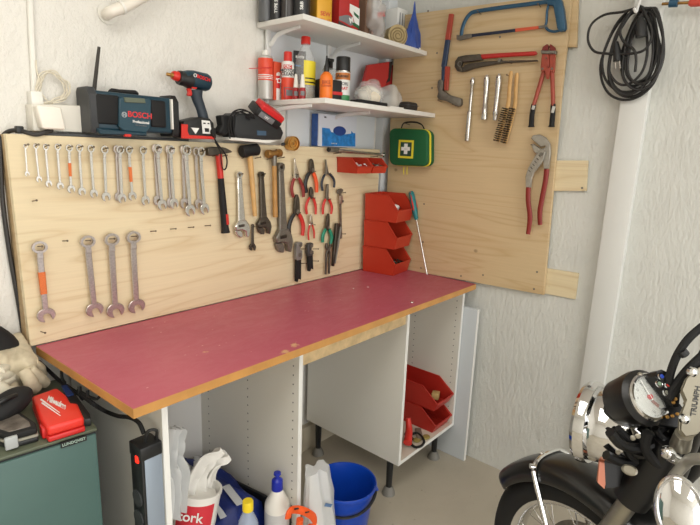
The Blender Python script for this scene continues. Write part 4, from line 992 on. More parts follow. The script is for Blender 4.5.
# bolt cutter
bo = thing('bolt_cutter', 'red bolt cutter with black grips hung near the edge of the golden plywood', 'bolt cutter', U(546, 75, 'x', -.02), (0, 0, -pi/2))
M_bc = mat('bolt cutter red', (156, 66, 48), .45, var=.1, vscale=50)
MB().prism(outr(bo, [(541.5, 52), (543, 47), (547.5, 44), (548.8, 46.5), (547.5, 51), (548.6, 55), (543, 55.5)], .022), -.007, .007, .002).build('jaw', mat('dark red jaw', (120, 44, 40), .45, .3), bo)
MB().prism(outr(bo, [(556, 52.3), (555, 47.5), (550.5, 44), (549.4, 46.5), (550.3, 51), (549.5, 55), (555, 55.5)], .022), -.007, .007, .002).build('jaw', mat('dark red jaw', (120, 44, 40), .45, .3), bo)
MB().prism(outr(bo, [(541, 50.5), (556.5, 50.8), (556, 54.2), (541.5, 54)], .03), -.016, .006, .002).build('clamp_plate', M_gsteel, bo)
MB().prism(outr(bo, [(542.5, 53), (549.5, 53), (549.5, 66), (546.5, 73), (541.5, 72), (541, 66)], .022), -.009, .007, .003).build('arm', M_bc, bo)
MB().prism(outr(bo, [(549.7, 53), (555.5, 53), (555, 67), (554.5, 73), (550.8, 73), (549.7, 66)], .022), -.009, .007, .003).build('arm', M_bc, bo)
MB().prism(outr(bo, [(540.8, 67), (545, 65.5), (548.5, 68), (551.5, 65.5), (554.6, 67), (553.4, 72), (550, 70.5), (548.3, 79), (546.3, 79), (545, 70.5), (542, 72)], .035), -.016, -.006, .001).build('link_plate', M_gsteel if 0 else M_bc, bo)
for (u, v) in ((542.7, 68.8), (552.3, 68.8), (544, 52.4), (553.6, 52.6)):
    x, z = inplane(bo, u, v, 'r', .035); MB().cyl((x, -.019, z), (x, -.014, z), .0042, n=12).build('bolt', M_gsteel, bo)
for a, c, nm in (((543.5, 72), (533.3, 106), 0), ((552, 72), (553, 106), 1)):
    pa, pc = [Vector((inplane(bo, *q, 'r', .022)[0], 0, inplane(bo, *q, 'r', .022)[1])) for q in (a, c)]
    MB().tube([pa, pc], [.0088, .0084], 10).build('handle_tube', M_bc, bo)
for a, mdl, c in (((533.6, 104), (531.8, 115), (531, 127)), ((553, 104), (552.5, 115), (551.3, 127))):
    ps = [Vector((inplane(bo, *q, 'r', .022)[0], 0, inplane(bo, *q, 'r', .022)[1])) for q in (a, mdl, c)]
    MB().tube([ps[0], ps[0].lerp(ps[1], .2), ps[1], ps[2].lerp(ps[1], .15), ps[2]], [.0095, .0105, .0105, .011, .0145], 12, flat=.8, flatdir=(0, 1, 0)).build('rubber_grip', M_blackm, bo)
for (u, v) in ((533, 107.5), (552.8, 109.5)):
    x, z = inplane(bo, u, v, 'r', .034); MB().box((x, -.0102, z), (.012, .004, .016 if u < 540 else .026), Euler((0, .2, 0)).to_matrix(), .001).build('worn_label', M_lgrey, bo)
nail(548.7, 60, 'r', L=.04)
# slip-joint pliers
sj = thing('water_pump_pliers', 'large water-pump pliers with dark red dipped handles hung low on the golden plywood', 'pliers', U(540, 165, 'x', -.02), (0, 0, -pi/2))
MB().prism(outr(sj, [(531.3, 138.3), (533.5, 135.3), (540, 134.6), (546, 137.5), (550.3, 144), (550.8, 153), (549, 168.5), (544, 169), (543.5, 158), (540, 155.5), (534.5, 152), (532, 146), (533, 143.5), (541, 149), (546, 147.5), (545.4, 145.5), (541, 146.8)], .024), -.010, .004, .002).build('upper_jaw_arm', M_satw if 0 else mat('galvanised steel', (160, 156, 146), .42, .55, var=.12, vscale=60), sj)
MB().prism(outr(sj, [(543.8, 149.5), (546, 152), (543.8, 160), (540, 166), (535, 172), (532.5, 178), (531.5, 187.5), (526.5, 187.5), (526.3, 176), (529, 168), (534, 159), (538.5, 152)], .03), -.020, -.008, .002).build('lower_jaw_arm', mat('galvanised steel', (160, 156, 146), .42, .55, var=.12, vscale=60), sj)
m = MB()
for k in range(6):
    x, z = inplane(sj, 529.6+k*2, 171-k*3.0, 'r', .04); m.box((x, -.0205, z), (.012, .0016, .0028), Euler((0, .75, 0)).to_matrix())
m.build('adjusting_grooves', M_dsteel, sj)
x, z = inplane(sj, 541.5, 154.2, 'r', .04); MB().cyl((x, -.025, z), (x, -.01, z), .0075, n=14).build('pivot_bolt', M_gsteel, sj)
for pts in (((529, 187), (528.7, 200), (530.5, 217), (528.6, 234)), ((546.5, 169), (545, 182), (541.5, 200), (539.6, 212), (539.8, 225))):
    ps = [Vector((x, -.003 if pts[0][0] > 540 else -.012, z)) for x, z in outr(sj, pts, .026)]
    MB().tube(ps, [.0105]+[.0105]*(len(ps)-2)+[.009], 10, 4, flat=.75, flatdir=(0, 1, 0)).build('grip', M_grip_d, sj)
nail(534, 146, 'r', L=.04)
# ------------------------------------------------------------------ cable coil on its hook
yk = U(640, 3, 'x', -.03)
hk = thing('extension_cable', 'black extension cable coiled in loops hanging from a hook over the white post', 'cable', U(640, 4, 'x', -.04))
M_cab = mat('black rubber cable', (30, 29, 28), .5)
r_ = random.Random(11); m = MB(); path = []
loops = [(35, 46, 52, 0), (24, 40, 47, 1), (22, 38, 45, 2), (20, 39, 43, 3), (27, 43, 48, 1), (18, 36, 44, 2), (29, 45, 50, 0), (23, 42, 46, 3), (25, 44, 49, 2), (19, 40, 44, 1), (33, 44, 46, 1)]
for li, (rx, ry, cy, ly) in enumerate(loops):
    cxm = 633+r_.uniform(-4, 4)+ (6 if li % 2 else -5)
    for k in range(14):
        a = -pi/2+2*pi*k/14
        pinch = .35+.65*(1-cos(a+pi/2))/2
        sl = .1+r_.uniform(-.02, .02)
        u = cxm+rx*cos(a)*(pinch**.5)+ (8*(1-(sin(a)+1)/2)) - 2*(sin(a)); v = 5+(cy-2)+ (ry-1)*sin(a)*1.0
        path.append(U(u+r_.uniform(-.6, .6), max(v, 3+r_.uniform(0, 2.5)), 'x', -.02-.009*ly-r_.uniform(0, .005)))
m.tube(path, .0046, 8, 4)
# side loop bulging left and a tie across
m.tube([U(u, v, 'x', -.055) for u, v in ((636, 8), (622, 12), (604, 15), (591, 25), (588, 40), (594, 51), (606, 53.5), (625, 54), (640, 52), (648, 46), (652, 34), (648, 20), (642, 8))], .0046, 8, 5)
m.tube([U(u, v, 'x', -.06) for u, v in ((632, 10), (625, 22), (620, 32), (624, 42), (634, 50), (636, 60), (635, 72))], .0046, 8, 5)
m.build('cable', M_cab, hk, world=True)
MB().tube([U(u, v, 'x', -.065) for u, v in ((640, 18), (641, 26), (641, 37))], [.010, .019, .017], 14).build('socket_end', M_blackp, hk, world=True)
MB().tube([U(u, v, 'x', -.05) for u, v in ((616, 42), (617, 52), (617.5, 61))], [.008, .014, .014], 14).build('plug', M_blackp, hk, world=True)
for du in (-2.2, 2.2): MB().tube([U(617.5+du, 61, 'x', -.05), U(618+du, 68.5, 'x', -.05)], .0022, 8).build('plug_pin', M_sat, hk, world=True)
hkk = thing('wall_hook', 'white metal hook at the top of the post holding the black cable', 'hook', U(640, 0, 'x', -.0))
MB().tube([U(642, -8, 'x', -.001), U(642, -6, 'x', -.05), U(638, 6, 'x', -.07), U(636, 12, 'x', -.075), U(634, 8, 'x', -.085)], .005, 8, 4).build('hook_wire', M_steelw, hkk, world=True)
bc2 = thing('bar_clamp', 'blue clamp with a faded red handle on the right wall beside the black cable', 'clamp', U(685, 2, 'x', -.02))
MB().tube([U(662, 4, 'x', -.02), U(700, 2, 'x', -.02)], .005, 10).build('bar', M_brassd, bc2, world=True)
MB().tube([U(669.5, 3.2, 'x', -.02), U(678, 2.8, 'x', -.02)], .014, 12).build('clamp_body', M_blue, bc2, world=True)
MB().tube([U(689, 2.6, 'x', -.02), U(692, 2.5, 'x', -.02), U(715, 1, 'x', -.02)], [.009, .014, .014], 12).build('handle', mat('faded red plastic', (214, 84, 70), .45), bc2, world=True)
# ------------------------------------------------------------------ things on the shelves
def on(u, y, z, marg=.026): # point on a shelf under pixel column u, at depth y (kept on the board)
    x_left = x2_ if z < 1.8 else x1_
    while U(u, 60 if z < 1.8 else 10, 'y', y).x < x_left+marg and y < .025: y += .004
    p = U(u, 60, 'y', y)
    # correct for vertical tilt: iterate the row where z is met
    for _ in range(4):
        v = 262.5 - F*((Vector((p.x, y, z))-CAM).dot(UP))/depth((p.x, y, z)); p = U(u, v, 'y', y)
    return Vector((p.x, y, z))
def htop(u, v, y, z): return U(u, v, 'y', y).z - z
def can(u, wpx, vt, y, z, prof, name, lab, cat, parts, group=None):
    """parts: list of (part name, material, [(r,zfrac)...]) r in 0..1 of the radius"""
    o = on(u, y, z+.0005, .004+wpx*.0021); y = o.y; h = htop(u, vt, y, z); r = m_px(wpx, o)/2
    t = thing(name, lab, cat, o, group=group)
    for nm, mm, pr in parts:
        MB().lathe([(a*r, b*h) for a, b in pr], (0, 0, 0), (0, 0, 1), 24).build(nm, mm, t)
    return t, h, r
def face_text(t, body, size, zf, h, r, mm, name='lettering', yaw=-.75, sx=1.0, rot=0, ang=None):
    # on a round can, facing the camera side
    d = (CAM - t.location); d.z = 0; d.normalize()
    x = Vector((0, 0, 1)).cross(d)
    if rot: x = Vector((0, 0, 1)) if rot > 0 else Vector((0, 0, -1))
    M = frame(d*(r*1.015)+Vector((0, 0, zf*h)), x, d)
    return text(body, size, M, mm, t, name=name, ext=.0006, sx=sx, bold=size*.02)
ps = S2
Z_ = ps
P_can = lambda neck, cap0: None
# 1 tall orange-red spray with straw
t, h, r = can(265.5, 14.5, 50.5, -.10, Z_, None, 'spray_can', 'tall orange-red and white spray can with a red straw, leftmost on the lower shelf', 'spray can',
 [('tin', mat('pale grey tin', (188, 186, 180), .35, .3), [(0, 0), (.98, 0), (1, .02), (1, .84), (.9, .88), (.45, .9), (0, .9)]),
  ('orange_label', mat('orange red label', (222, 74, 48), .4), [(1.01, .38), (1.02, .385), (1.02, .825), (1.01, .83)]),
  ('white_cap', M_white, [(0, .88), (.42, .88), (.42, .955), (.36, 1.0), (0, 1.0)])])
a_ = t.location+Vector((0, -r, .62*h)); 
a0, a1 = U(249, 68.5, 'y', t.location.y-r-.002), U(272, 67.5, 'y', t.location.y-r-.002); MB().tube([a0, a1], .0014, 6).build('straw', M_inkr, t, world=True)
m = MB()
for k in range(3): m.lathe([(r*1.03, h*(.41+.035*k)), (r*1.035, h*(.412+.035*k)), (r*1.035, h*(.425+.035*k)), (r*1.03, h*(.427+.035*k))], (0, 0, 0), (0, 0, 1), 24)
m.build('white_lines', M_label, t)
# 2 orange carton behind
o = on(278, -.02, Z_+.0005); hh = htop(278, 60.5, -.02, Z_); t = thing('carton', 'orange-red carton standing behind the small white and red spray cans', 'box', o)
MB().box((0, 0, hh/2), (m_px(17, o), .03, hh), None, .001).build('box_body', mat('orange carton', (214, 82, 52), .5), t)
# 3 small white can
t, h, r = can(275.8, 10.5, 67.7, -.17, Z_, None, 'spray_can', 'small white spray can with a red square label, on the lower shelf', 'spray can',
 [('tin', M_label, [(0, 0), (1, 0), (1, .80), (.8, .86), (.45, .88), (0, .88)]), ('cap', M_white, [(0, .86), (.42, .87), (.42, .93), (.25, .95), (.2, 1), (0, 1)])])
d = (CAM-t.location); d.z = 0; d.normalize(); x = Vector((0, 0, 1)).cross(d)
def patch(t, h, r, x0, x1, z0, z1, mm, nm, k=1.01, n=8):
    d = (CAM-t.location); a = atan2(d.y, d.x); m = MB(); rings = []
    for zz in (z0, z1): rings.append([(r*k*cos(a+x0+(x1-x0)*i/n), r*k*sin(a+x0+(x1-x0)*i/n), zz*h) for i in range(n+1)])
    inner = [[(p[0]*.97, p[1]*.97, p[2]) for p in q] for q in rings]
    V = [[m.bm.verts.new(p) for p in q] for q in (rings[0], rings[1], inner[1], inner[0])]
    for A, B in ((0, 1), (1, 2), (2, 3), (3, 0)):
        for i in range(n): m.bm.faces.new((V[A][i], V[A][i+1], V[B][i+1], V[B][i]))
    m.bm.faces.new([V[q][0] for q in range(4)]); m.bm.faces.new([V[q][n] for q in range(4)])
    return m.build(nm, mm, t)
patch(t, h, r, -.8, .9, .36, .74, M_inkr, 'red_label'); face_text(t, 'WD', h*.2, .58, h, r*1.02, M_inkw)
# 4 red and white can
t, h, r = can(287.5, 12.5, 52, -.13, Z_, None, 'spray_can', 'white and red spray can with a tall red cap, on the lower shelf', 'spray can',
 [('tin', M_label, [(0, 0), (1, 0), (1, .76), (.86, .80), (0, .80)]), ('red_cap', M_redp, [(0, .79), (.66, .79), (.64, .98), (.58, 1), (0, 1)]),
  ('red_lower_label', mat('orange red label', (222, 74, 48), .4), [(1.01, .0), (1.02, .005), (1.02, .46), (1.01, .465)])])
m = patch(t, h, r, -.7, .7, .645, .725, M_inkr, 'red_oval', 1.02); face_text(t, 'CRC', h*.075, .685, h, r*1.03, M_inkw, name='brand_lettering')
face_text(t, 'MOTOR', h*.09, .60, h, r*1.01, M_ink, name='product_lettering'); face_text(t, 'CLEAN', h*.09, .53, h, r*1.01, M_ink, name='product_lettering')
patch(t, h, r, -.6, .9, .05, .26, M_grey, 'grey_picture', 1.03)
# 5 black blister card
o = on(299, -.03, Z_+.0005); hh = htop(299, 51, -.03, Z_); w = m_px(1, o)
t = thing('hanging_card', 'black blister card with white and blue print standing behind the small bottles', 'card pack', o, (.0, 0, -.5))
MB().box((0, 0, hh/2), (12.5*w, .008, hh), None, .001).build('card', M_ink, t)
MB().box((0, -.0045, hh*.88), (8.5*w, .001, 2.2*w), None).build('white_print', M_label, t)
MB().box((-1.5*w, -.0045, hh*.71), (6*w, .001, 1.3*w)).build('blue_print', M_blueprint, t)
text('Casco', 2.4*w, frame((0, -.0055, hh*.88), (1, 0, 0), (0, -1, 0)), M_ink, t)
# 6 clear bottle with red cap
t, h, r = can(304.8, 20, 36.8, -.06, Z_, None, 'clear_bottle', 'large clear bottle with red cap and yellow label on the lower shelf', 'bottle',
 [('bottle_body', M_glass, [(0, 0), (.9, 0), (1, .03), (1, .58), (.92, .66), (.62, .78), (.4, .86), (.38, .9), (0, .9)]),
  ('red_cap', M_redp, [(0, .885), (.46, .885), (.46, .99), (.42, 1), (0, 1)]),
  ('liquid', mat('pale liquid', (206, 200, 176), .2, alpha=.55), [(0, .01), (.9, .01), (.96, .03), (.96, .26), (0, .265)])])
patch(t, h, r, -.15, 1.5, .25, .62, mat('yellow label', (232, 214, 52), .45), 'yellow_label', 1.02)
patch(t, h, r, .0, 1.3, .28, .30, M_ink, 'label_line', 1.03); patch(t, h, r, .0, 1.2, .34, .36, M_ink, 'label_line', 1.03)
# 7 two small bottles with white conical caps
for k, (u, lab) in enumerate(((295.7, 'small red glue bottle with white cone cap, left of a pair on the lower shelf'), (302.3, 'small red glue bottle with white cone cap, right of a pair on the lower shelf'))):
    t, h, r = can(u, 6.4, 74.2+k*.3, -.2, Z_, None, 'glue_bottle', lab, 'bottle',
      [('bottle_body', mat('deep red bottle', (158, 30, 34), .35), [(0, 0), (1, 0), (1, .44), (.7, .48), (0, .48)]), ('cone_cap', M_white, [(0, .46), (.8, .46), (.74, .55), (.42, .97), (.36, 1), (0, 1)])], group='pair of glue bottles')
    patch(t, h, r, -.6, .8, .14, .32, M_grey, 'label', 1.04)
# 8 small red boxes
for k, (u, vt, lab) in enumerate(((289.5, 88.5, 'small red and grey blister box lying in front of the white and red spray can'),)):
    o = on(u, -.21, Z_+.0005); hh = htop(u, vt, o.y, Z_); w = m_px(1, o); t = thing('small_box', lab, 'box', o, (0, 0, -.4))
    MB().box((0, 0, hh/2), (11*w, .02, hh), None, .001).build('box_body', M_redp, t); MB().box((-1*w, -.0105, hh*.6), (7*w, .001, hh*.5)).build('label', M_grey, t)
# 9 orange bottle, black holder, trigger
t, h, r = can(325.8, 13, 72, -.17, Z_, None, 'orange_bottle', 'bright orange bottle standing in front of a black holder on the lower shelf', 'bottle',
 [('bottle_body', mat('bright orange plastic', (240, 122, 36), .4), [(0, 0), (.95, 0), (1, .03), (1, .74), (.92, .86), (.6, .96), (.4, 1.0), (0, 1.0)])])
MB().lathe([(0, h), (r*.42, h), (r*.40, h*1.18), (r*.25, h*1.28), (r*.12, h*1.55), (0, h*1.56)], (0, 0, 0), (0, 0, 1), 16).build('dark_nozzle', M_blackp, t)
face_text(t, 'BIKE', h*.16, .62, h, r*1.0, mat('dark orange print', (176, 70, 20), .5)); face_text(t, 'CLEANER', h*.09, .5, h, r*1.0, mat('dark orange print', (176, 70, 20), .5), name='lettering')
o = on(328, -.12, Z_+.0005); w = m_px(1, o); t = thing('black_holder', 'black plastic holder with a red stripe standing behind the orange bottle', 'holder', o, (0, 0, -.35))
hh = htop(328, 80, -.12, Z_)
m = MB(); m.box((0, 0, hh/2), (25*w, .05, hh), None, .006); m.build('holder_body', M_blackp, t)
MB().box((2*w, -.027, hh*.42), (21*w, .004, hh*.14), None, .001).build('red_stripe', M_inkr, t)
o = on(329, -.02, Z_+.0005); w = m_px(1, o); hh = htop(329, 58.5, -.02, Z_); t = thing('spray_bottle', 'clear bottle with a black trigger nozzle standing at the back behind the orange bottle', 'bottle', o)
MB().box((0, 0, hh*.4), (13*w, .05, hh*.8), None, .01, 3).build('bottle_body', M_glass, t)
m = MB(); m.box((0, 0, hh*.86), (4*w, .02, hh*.18), None, .003); m.tube([(-1*w, 0, hh*.97), (-4*w, 0, hh*.93), (-4.5*w, 0, hh*.75)], [1.2*w, 1*w, .7*w], 8, 4); m.box((0, 0, hh*.97), (8*w, .016, hh*.06), None, .002); m.build('trigger_nozzle', M_blackp, t)
# 10 black spray can
t, h, r = can(342, 14.5, 57, -.14, Z_, None, 'spray_can', 'spray can with a wide black cap and white and green label, rightmost can', 'spray can',
 [('tin', M_label, [(0, 0), (.98, 0), (1, .02), (1, .66), (.95, .69), (0, .69)]), ('black_cap', M_blackp, [(0, .69), (.96, .69), (.98, .72), (.96, .985), (.9, 1), (0, 1)]),
  ('chrome_ring', M_sat, [(.98, .67), (1.04, .675), (1.04, .70), (.98, .705)]), ('orange_band', mat('dark orange label', (196, 118, 52), .4), [(1.01, .51), (1.02, .515), (1.02, .65), (1.01, .655)]),
  ('green_band', mat('green label', (60, 140, 84), .4), [(1.01, .03), (1.02, .035), (1.02, .18), (1.01, .185)])])
face_text(t, 'Autosol', h*.1, .585, h, r*1.02, M_ink, name='brand_lettering', sx=.8); face_text(t, 'SMORJ', h*.085, .42, h, r*1.01, M_grey); face_text(t, 'SPRAY', h*.085, .32, h, r*1.01, M_inkr)
# 11 red sandpaper sleeves
def leanpack(pts, y, lab, mm, edge):
    o = U(*pts[3], 'y', y); t = thing('sanding_pack', lab, 'pack', o, group='red packs leaning at the back of the lower shelf')
    MB().prism(outl(pts, y), y, y+.014, .001).build('sleeve', mm, t, world=True)
    MB().prism(outl(edge, y-.001), y-.002, y+.015).build('black_edge', M_blackp, t, world=True)
M_sp = mat('dull red sleeve', (176, 44, 42), .5)
leanpack([(368, 65), (391, 61.5), (389, 80), (378, 98), (360, 98)], -.01, 'dull red flat pack leaning at the back of the lower shelf, larger left one', M_sp, [(389.5, 61.7), (392.5, 61.3), (390, 81), (386, 83), (388.5, 78)])
leanpack([(392.3, 65.4), (397.8, 64.5), (396, 76), (392, 90), (386, 90)], .012, 'dull red flat pack at the corner end, mostly hidden behind the first', M_sp, [(397, 64.6), (399.8, 64.2), (397.5, 77), (393.5, 86), (394, 78)])
# 12 bag with cotton ball
def blob(name, lab, cat, c, rad, mm, seed, amp, sc, sub=(28, 18), parent=None, rot=None):
    m = MB(); m.ell((0, 0, 0), rad, rot, *sub)
    for v in m.bm.verts:
        n_ = noise.noise(v.co*sc+Vector((seed, 0, 0))); k = 1+amp*n_; v.co *= k
    m.tf(Matrix.Translation(c)); o = m.build(name, mm, parent, world=parent is not None, ang=80)
    if parent is None: tag(o, lab, cat)
    return o
q = on(368, -.15, Z_); w = m_px(1, q)
bg = thing('rag_bag', 'clear plastic bag with a white cotton ball inside on the lower shelf', 'plastic bag', q)
blob('cotton_wad', None, None, q+Vector((-.0, 0, .047)), (.052, .045, .045), mat('off white cotton', (226, 216, 196), .9, bump=.5, bscale=40), 2, .35, 22, parent=bg)
blob('film_bag', None, None, q+Vector((.015, .01, .056)), (.085, .055, .056), M_clear, 5, .5, 16, (36, 24), parent=bg)
q = on(388, -.12, Z_); blob('crumpled_bag', 'empty crumpled clear bag beside the cotton ball bag on the lower shelf', 'plastic bag', q+Vector((0, 0, .052)), (.04, .05, .052), mat('hazy film', (220, 218, 212), .25, alpha=.45), 9, .8, 18, (36, 24))
# 13 flat things
t = tag(MB().bx(on(353, -.21, Z_).x, on(384, -.23, Z_).x, -.25, -.19, Z_+.001, Z_+.016, .004).build('flat_black_tool', M_blackm), 'flat black tool lying along the front edge of the lower shelf', 'tool')
t = tag(MB().bx(on(386, -.23, Z_).x, on(399, -.23, Z_).x, -.255, -.21, Z_+.001, Z_+.006, .001).build('folded_paper', M_paper), 'folded white paper lying at the front edge of the lower shelf', 'paper')
q = on(408, -.20, Z_); t = thing('eyeglass_case', 'black soft case lying at the corner end of the lower shelf', 'case', q)
MB().box((0, 0, .021), (.085, .06, .04), None, .015, 4).build('case_body', mat('brown black fabric', (44, 38, 34), .7), t)
m = MB(); m.box((0, 0, .026), (.0865, .0615, .002), None, .0); m.build('zip_seam', M_grayp, t)
# --- upper shelf
Zu = S1; TOP = 2.30
def std(u, wpx, y, parts, name, lab, cat, hgt=.26, group=None):
    o = on(u, y, Zu+.0005, .004+wpx*.0021); r = m_px(wpx, o)/2; t = thing(name, lab, cat, o, group=group)
    for nm, mm, pr in parts: MB().lathe([(a*r, b*hgt) for a, b in pr], (0, 0, 0), (0, 0, 1), 24).build(nm, mm, t)
    return t, hgt, r
bott = [(0, 0), (.96, 0), (1, .02), (1, .72), (.8, .8), (.4, .88), (0, .88)]
M_bk = mat('near black bottle plastic', (38, 38, 40), .35); M_gk = mat('smoky grey plastic', (92, 94, 96), .35)
t, h, r = std(265.5, 14, .005, [('bottle_body', M_gk, bott), ('cap', M_blackp, [(0, .87), (.42, .87), (.42, 1), (0, 1)])], 'oil_bottle', 'smoky grey bottle, leftmost on the upper shelf', 'bottle')
t, h, r = std(276, 11, -.03, [('bottle_body', M_bk, bott), ('cap', M_gk, [(0, .87), (.42, .87), (.42, 1), (0, 1)])], 'oil_bottle', 'narrow black bottle with vertical pale lettering, second on the upper shelf', 'bottle')
face_text(t, 'TYPE 55', h*.06, .2, h, r, M_inkw, rot=1)
t, h, r = std(287.5, 14, -.05, [('bottle_body', mat('dark brown bottle', (58, 54, 52), .35), bott), ('cap', M_blackp, [(0, .87), (.42, .87), (.42, 1), (0, 1)])], 'oil_bottle', 'dark brown-black bottle with a pale seam, third on the upper shelf', 'bottle')
patch(t, h, r, -.25, -.12, .02, .7, M_grey, 'seam_line', 1.01)
t, h, r = std(301.5, 17, -.09, [('bottle_body', M_bk, bott), ('cap', M_redp, [(0, .87), (.42, .87), (.42, 1), (0, 1)])], 'oil_bottle', 'black bottle with a round white emblem, beside the amber can', 'bottle')
face_text(t, 'S&B', h*.065, .2, h, r, M_inkw, rot=1, sx=1)
o = on(320.3, -.10, Zu+.0005); w = m_px(1, o); t = thing('amber_can', 'amber yellow rectangular can with reddish print on the upper shelf', 'can', o, (0, 0, -.35)); hh = .22
MB().box((0, 0, hh/2), (17*w, .07, hh), None, .006, 3).build('can_body', M_amber, t)
MB().lathe([(0, hh), (.014, hh), (.014, hh+.02), (0, hh+.02)], (0, 0, 0), (0, 0, 1), 16).build('cap', M_blackp, t)
text('SEW', 5.5*w, frame((1*w, -.0355, 10.5*w), (1, 0, 0), (0, -1, 0)), mat('brick print', (196, 84, 40), .5), t, bold=.0006)
text('OIL 4T', 4*w, frame((1*w, -.0355, 4.8*w), (1, 0, 0), (0, -1, 0)), mat('brick print', (196, 84, 40), .5), t)
o = on(343.5, -.11, Zu+.0005); w = m_px(1, o); t = thing('spark_plug_carton', 'red carton with white, grey and green artwork in the middle of the upper shelf', 'box', o, (0, 0, -.12)); hh = .24
MB().box((0, 0, hh/2), (26*w, .06, hh), None, .001).build('carton', mat('carton red', (176, 40, 38), .45), t)
def cpoly(pts, mm, nm, dy=.0): MB().prism([((u-343.5)*w*1.03, (v0)*w) for u, v0 in pts], -.0312-dy, -.030).build(nm, mm, t)
cpoly([(344, 26), (357, 24), (357, 8), (352, 8), (348, 16), (344, 19)], M_label, 'white_artwork'); cpoly([(349, 20), (356, 17), (356, 14), (350, 17)], mat('print green', (40, 96, 60), .5), 'green_artwork', .0006); cpoly([(347, 11), (357, 8), (357, 5), (349, 7)], mat('print green', (40, 96, 60), .5), 'green_artwork', .0006)
cpoly([(331, 12), (340, 15), (346, 15), (351, 9), (346, 6), (338, 8), (331, 9)], M_grey, 'grey_artwork', .0003); cpoly([(330.5, 8), (343, 5), (357, 3), (357, .5), (330.5, .5)], mat('print dark', (62, 54, 52), .5), 'dark_artwork', .0002)
text('M', 7*w, frame((3*w, -.0322, 11*w), (1, 0, .35), (0, -1, 0)), M_inkw, t, bold=.0008)
o = on(361.5, -.07, Zu+.0005); w = m_px(1, o); t = thing('cardboard_box', 'narrow brown cardboard box between the red carton and the plastic bag', 'box', o, (0, 0, -.1))
MB().box((0, 0, .11), (10*w, .08, .22), None, .001).build('carton', M_card, t); MB().box((0, -.0405, .16), (2.5*w, .001, .12)).build('tape', mat('packing tape', (168, 140, 104), .3), t)
q = on(374, -.12, Zu); t = thing('filled_bag', 'clear bag filled with small grey and red pieces on the upper shelf', 'plastic bag', q)
blob('film_bag', None, None, q+Vector((0, 0, .09)), (.05, .045, .095), mat('crinkled film', (214, 210, 206), .18, alpha=.4), 4, .5, 20, (40, 28), parent=t)
r = random.Random(4); m = MB()
for k in range(60):
    a = r.uniform(0, 6.28); s_ = r.uniform(0, .034); m.box(q+Vector((s_*cos(a), s_*sin(a), .012+r.uniform(0, .075))), (.014, .010, .007), Euler((r.random()*3, r.random()*3, 0)).to_matrix(), .001, 1)
c_ = m.build('grey_pieces', mat('grey brown pieces', (140, 118, 108), .6), t, world=True); c_['kind'] = 'stuff'
MB().box(q+Vector((.004, -.03, .105)), (.05, .006, .02), Euler((0, -.3, 0)).to_matrix(), .002).build('red_tag', M_inkr, t, world=True)
o = on(395, -.02, Zu+.0005); w = m_px(1, o); t = thing('white_carton', 'white carton with grey print standing behind the beige cloth roll', 'box', o, (0, 0, -.05))
MB().box((0, 0, .1), (16*w, .07, .2), None, .001).build('carton', M_label, t)
for k in range(3): MB().box((-4*w+k*4*w, -.0355, .1), (1.2*w, .001, .16)).build('grey_stripe', M_grey, t)
# beige roll
q = U(396, 26, 'y', -.11); q.z = Zu+.049
t = thing('cloth_roll', 'beige rolled-up webbing lying on the upper shelf before the white carton', 'roll', q)
t.rotation_euler = (0, 0, -.55); t.matrix_basis = Matrix.LocRotScale(t.location, Euler((0, 0, -.55)), None)
m = MB(); m.tube([(0, .05, 0), (0, -.03, 0)], .047, 24); m.build('roll_body', M_khaki, t)
pts = []
for k in range(60): a = k*.33; rr_ = .006+.038*k/60; pts.append((0+rr_*cos(a), -.032, rr_*sin(a)*.95))
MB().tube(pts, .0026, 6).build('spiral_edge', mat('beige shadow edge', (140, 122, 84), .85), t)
# blue bag
q = on(413, -.13, Zu); t = thing('blue_bag', 'gathered blue plastic bag with a pointed top at the corner end of the upper shelf', 'plastic bag', q)
w = m_px(1, q); m = MB(); rings = []
prof = [(0, 13, 10), (3, 16, 11), (9, 16, 10), (16, 13, 8), (23, 8.5, 5), (30, 4.4, 2.8), (37, 1.8, 1.8), (42, 1.3, 1.2), (46, .5, .5)]
for z, rx, ry in prof:
    rings.append([((rx*(1+.13*sin(7*a+z*.2)+.07*sin(13*a))*cos(a)-z*.045)*w*.95, (ry*(1+.13*sin(6*a+z*.1))*sin(a))*w*.6, z*w+.001) for a in [2*pi*k/40 for k in range(40)]])
m.loft(rings); m.build('bag_body', M_bagblue, t, ang=50)
MB().box((4*w, -5.6*w, 2.5*w), (9*w, .002, 3*w), None).build('white_label', M_label, t)
# ------------------------------------------------------------------ green steel cabinet and what lies on it
gz = .80
a = U(97, 428, 'z', gz); b_ = U(0, 458, 'z', gz)
gx1, gy0 = a.x, a.y; ga = atan2(a.y-b_.y, a.x-b_.x)
gc = thing('steel_drawer_cabinet', 'grey-green steel workshop cabinet at the left end of the bench', 'cabinet', (gx1, gy0, 0), (0, 0, ga))
MB().bx(-.60, -.001, .006, .355, .001, gz-.008, .003).build('carcass', mat('dark green lacquer side', (70, 86, 80), .45), gc)
MB().bx(-.603, .001, 0, .358, gz-.0085, gz, .003).build('top_plate', mat('worn olive top', (88, 94, 76), .5, var=.12, vscale=18), gc)
MB().bx(-.597, -.004, -.005, .007, .04, gz-.0125, .003).build('front_panel', M_green, gc)
MB().bx(-.6, -.003, .0015, .004, gz-.014, gz-.008).build('dark_gap', M_ink, gc)
def gpx(u, v, yo=-.006):
    n_ = Vector((-sin(ga), cos(ga), 0)); d = ray(u, v); o_ = Vector((gx1, gy0, 0))+n_*yo
    p_ = CAM+d*((o_-CAM).dot(n_)/d.dot(n_)); return gc.matrix_basis.inverted() @ p_
p0, p1 = gpx(61, 443.8), gpx(86, 436.2); c_ = (p0+p1)/2; L = abs(p1.x-p0.x)
c_.z -= .004
MB().box((c_.x, -.0065, c_.z), (L*1.04, .003, .014), None).build('name_badge', M_ink, gc)
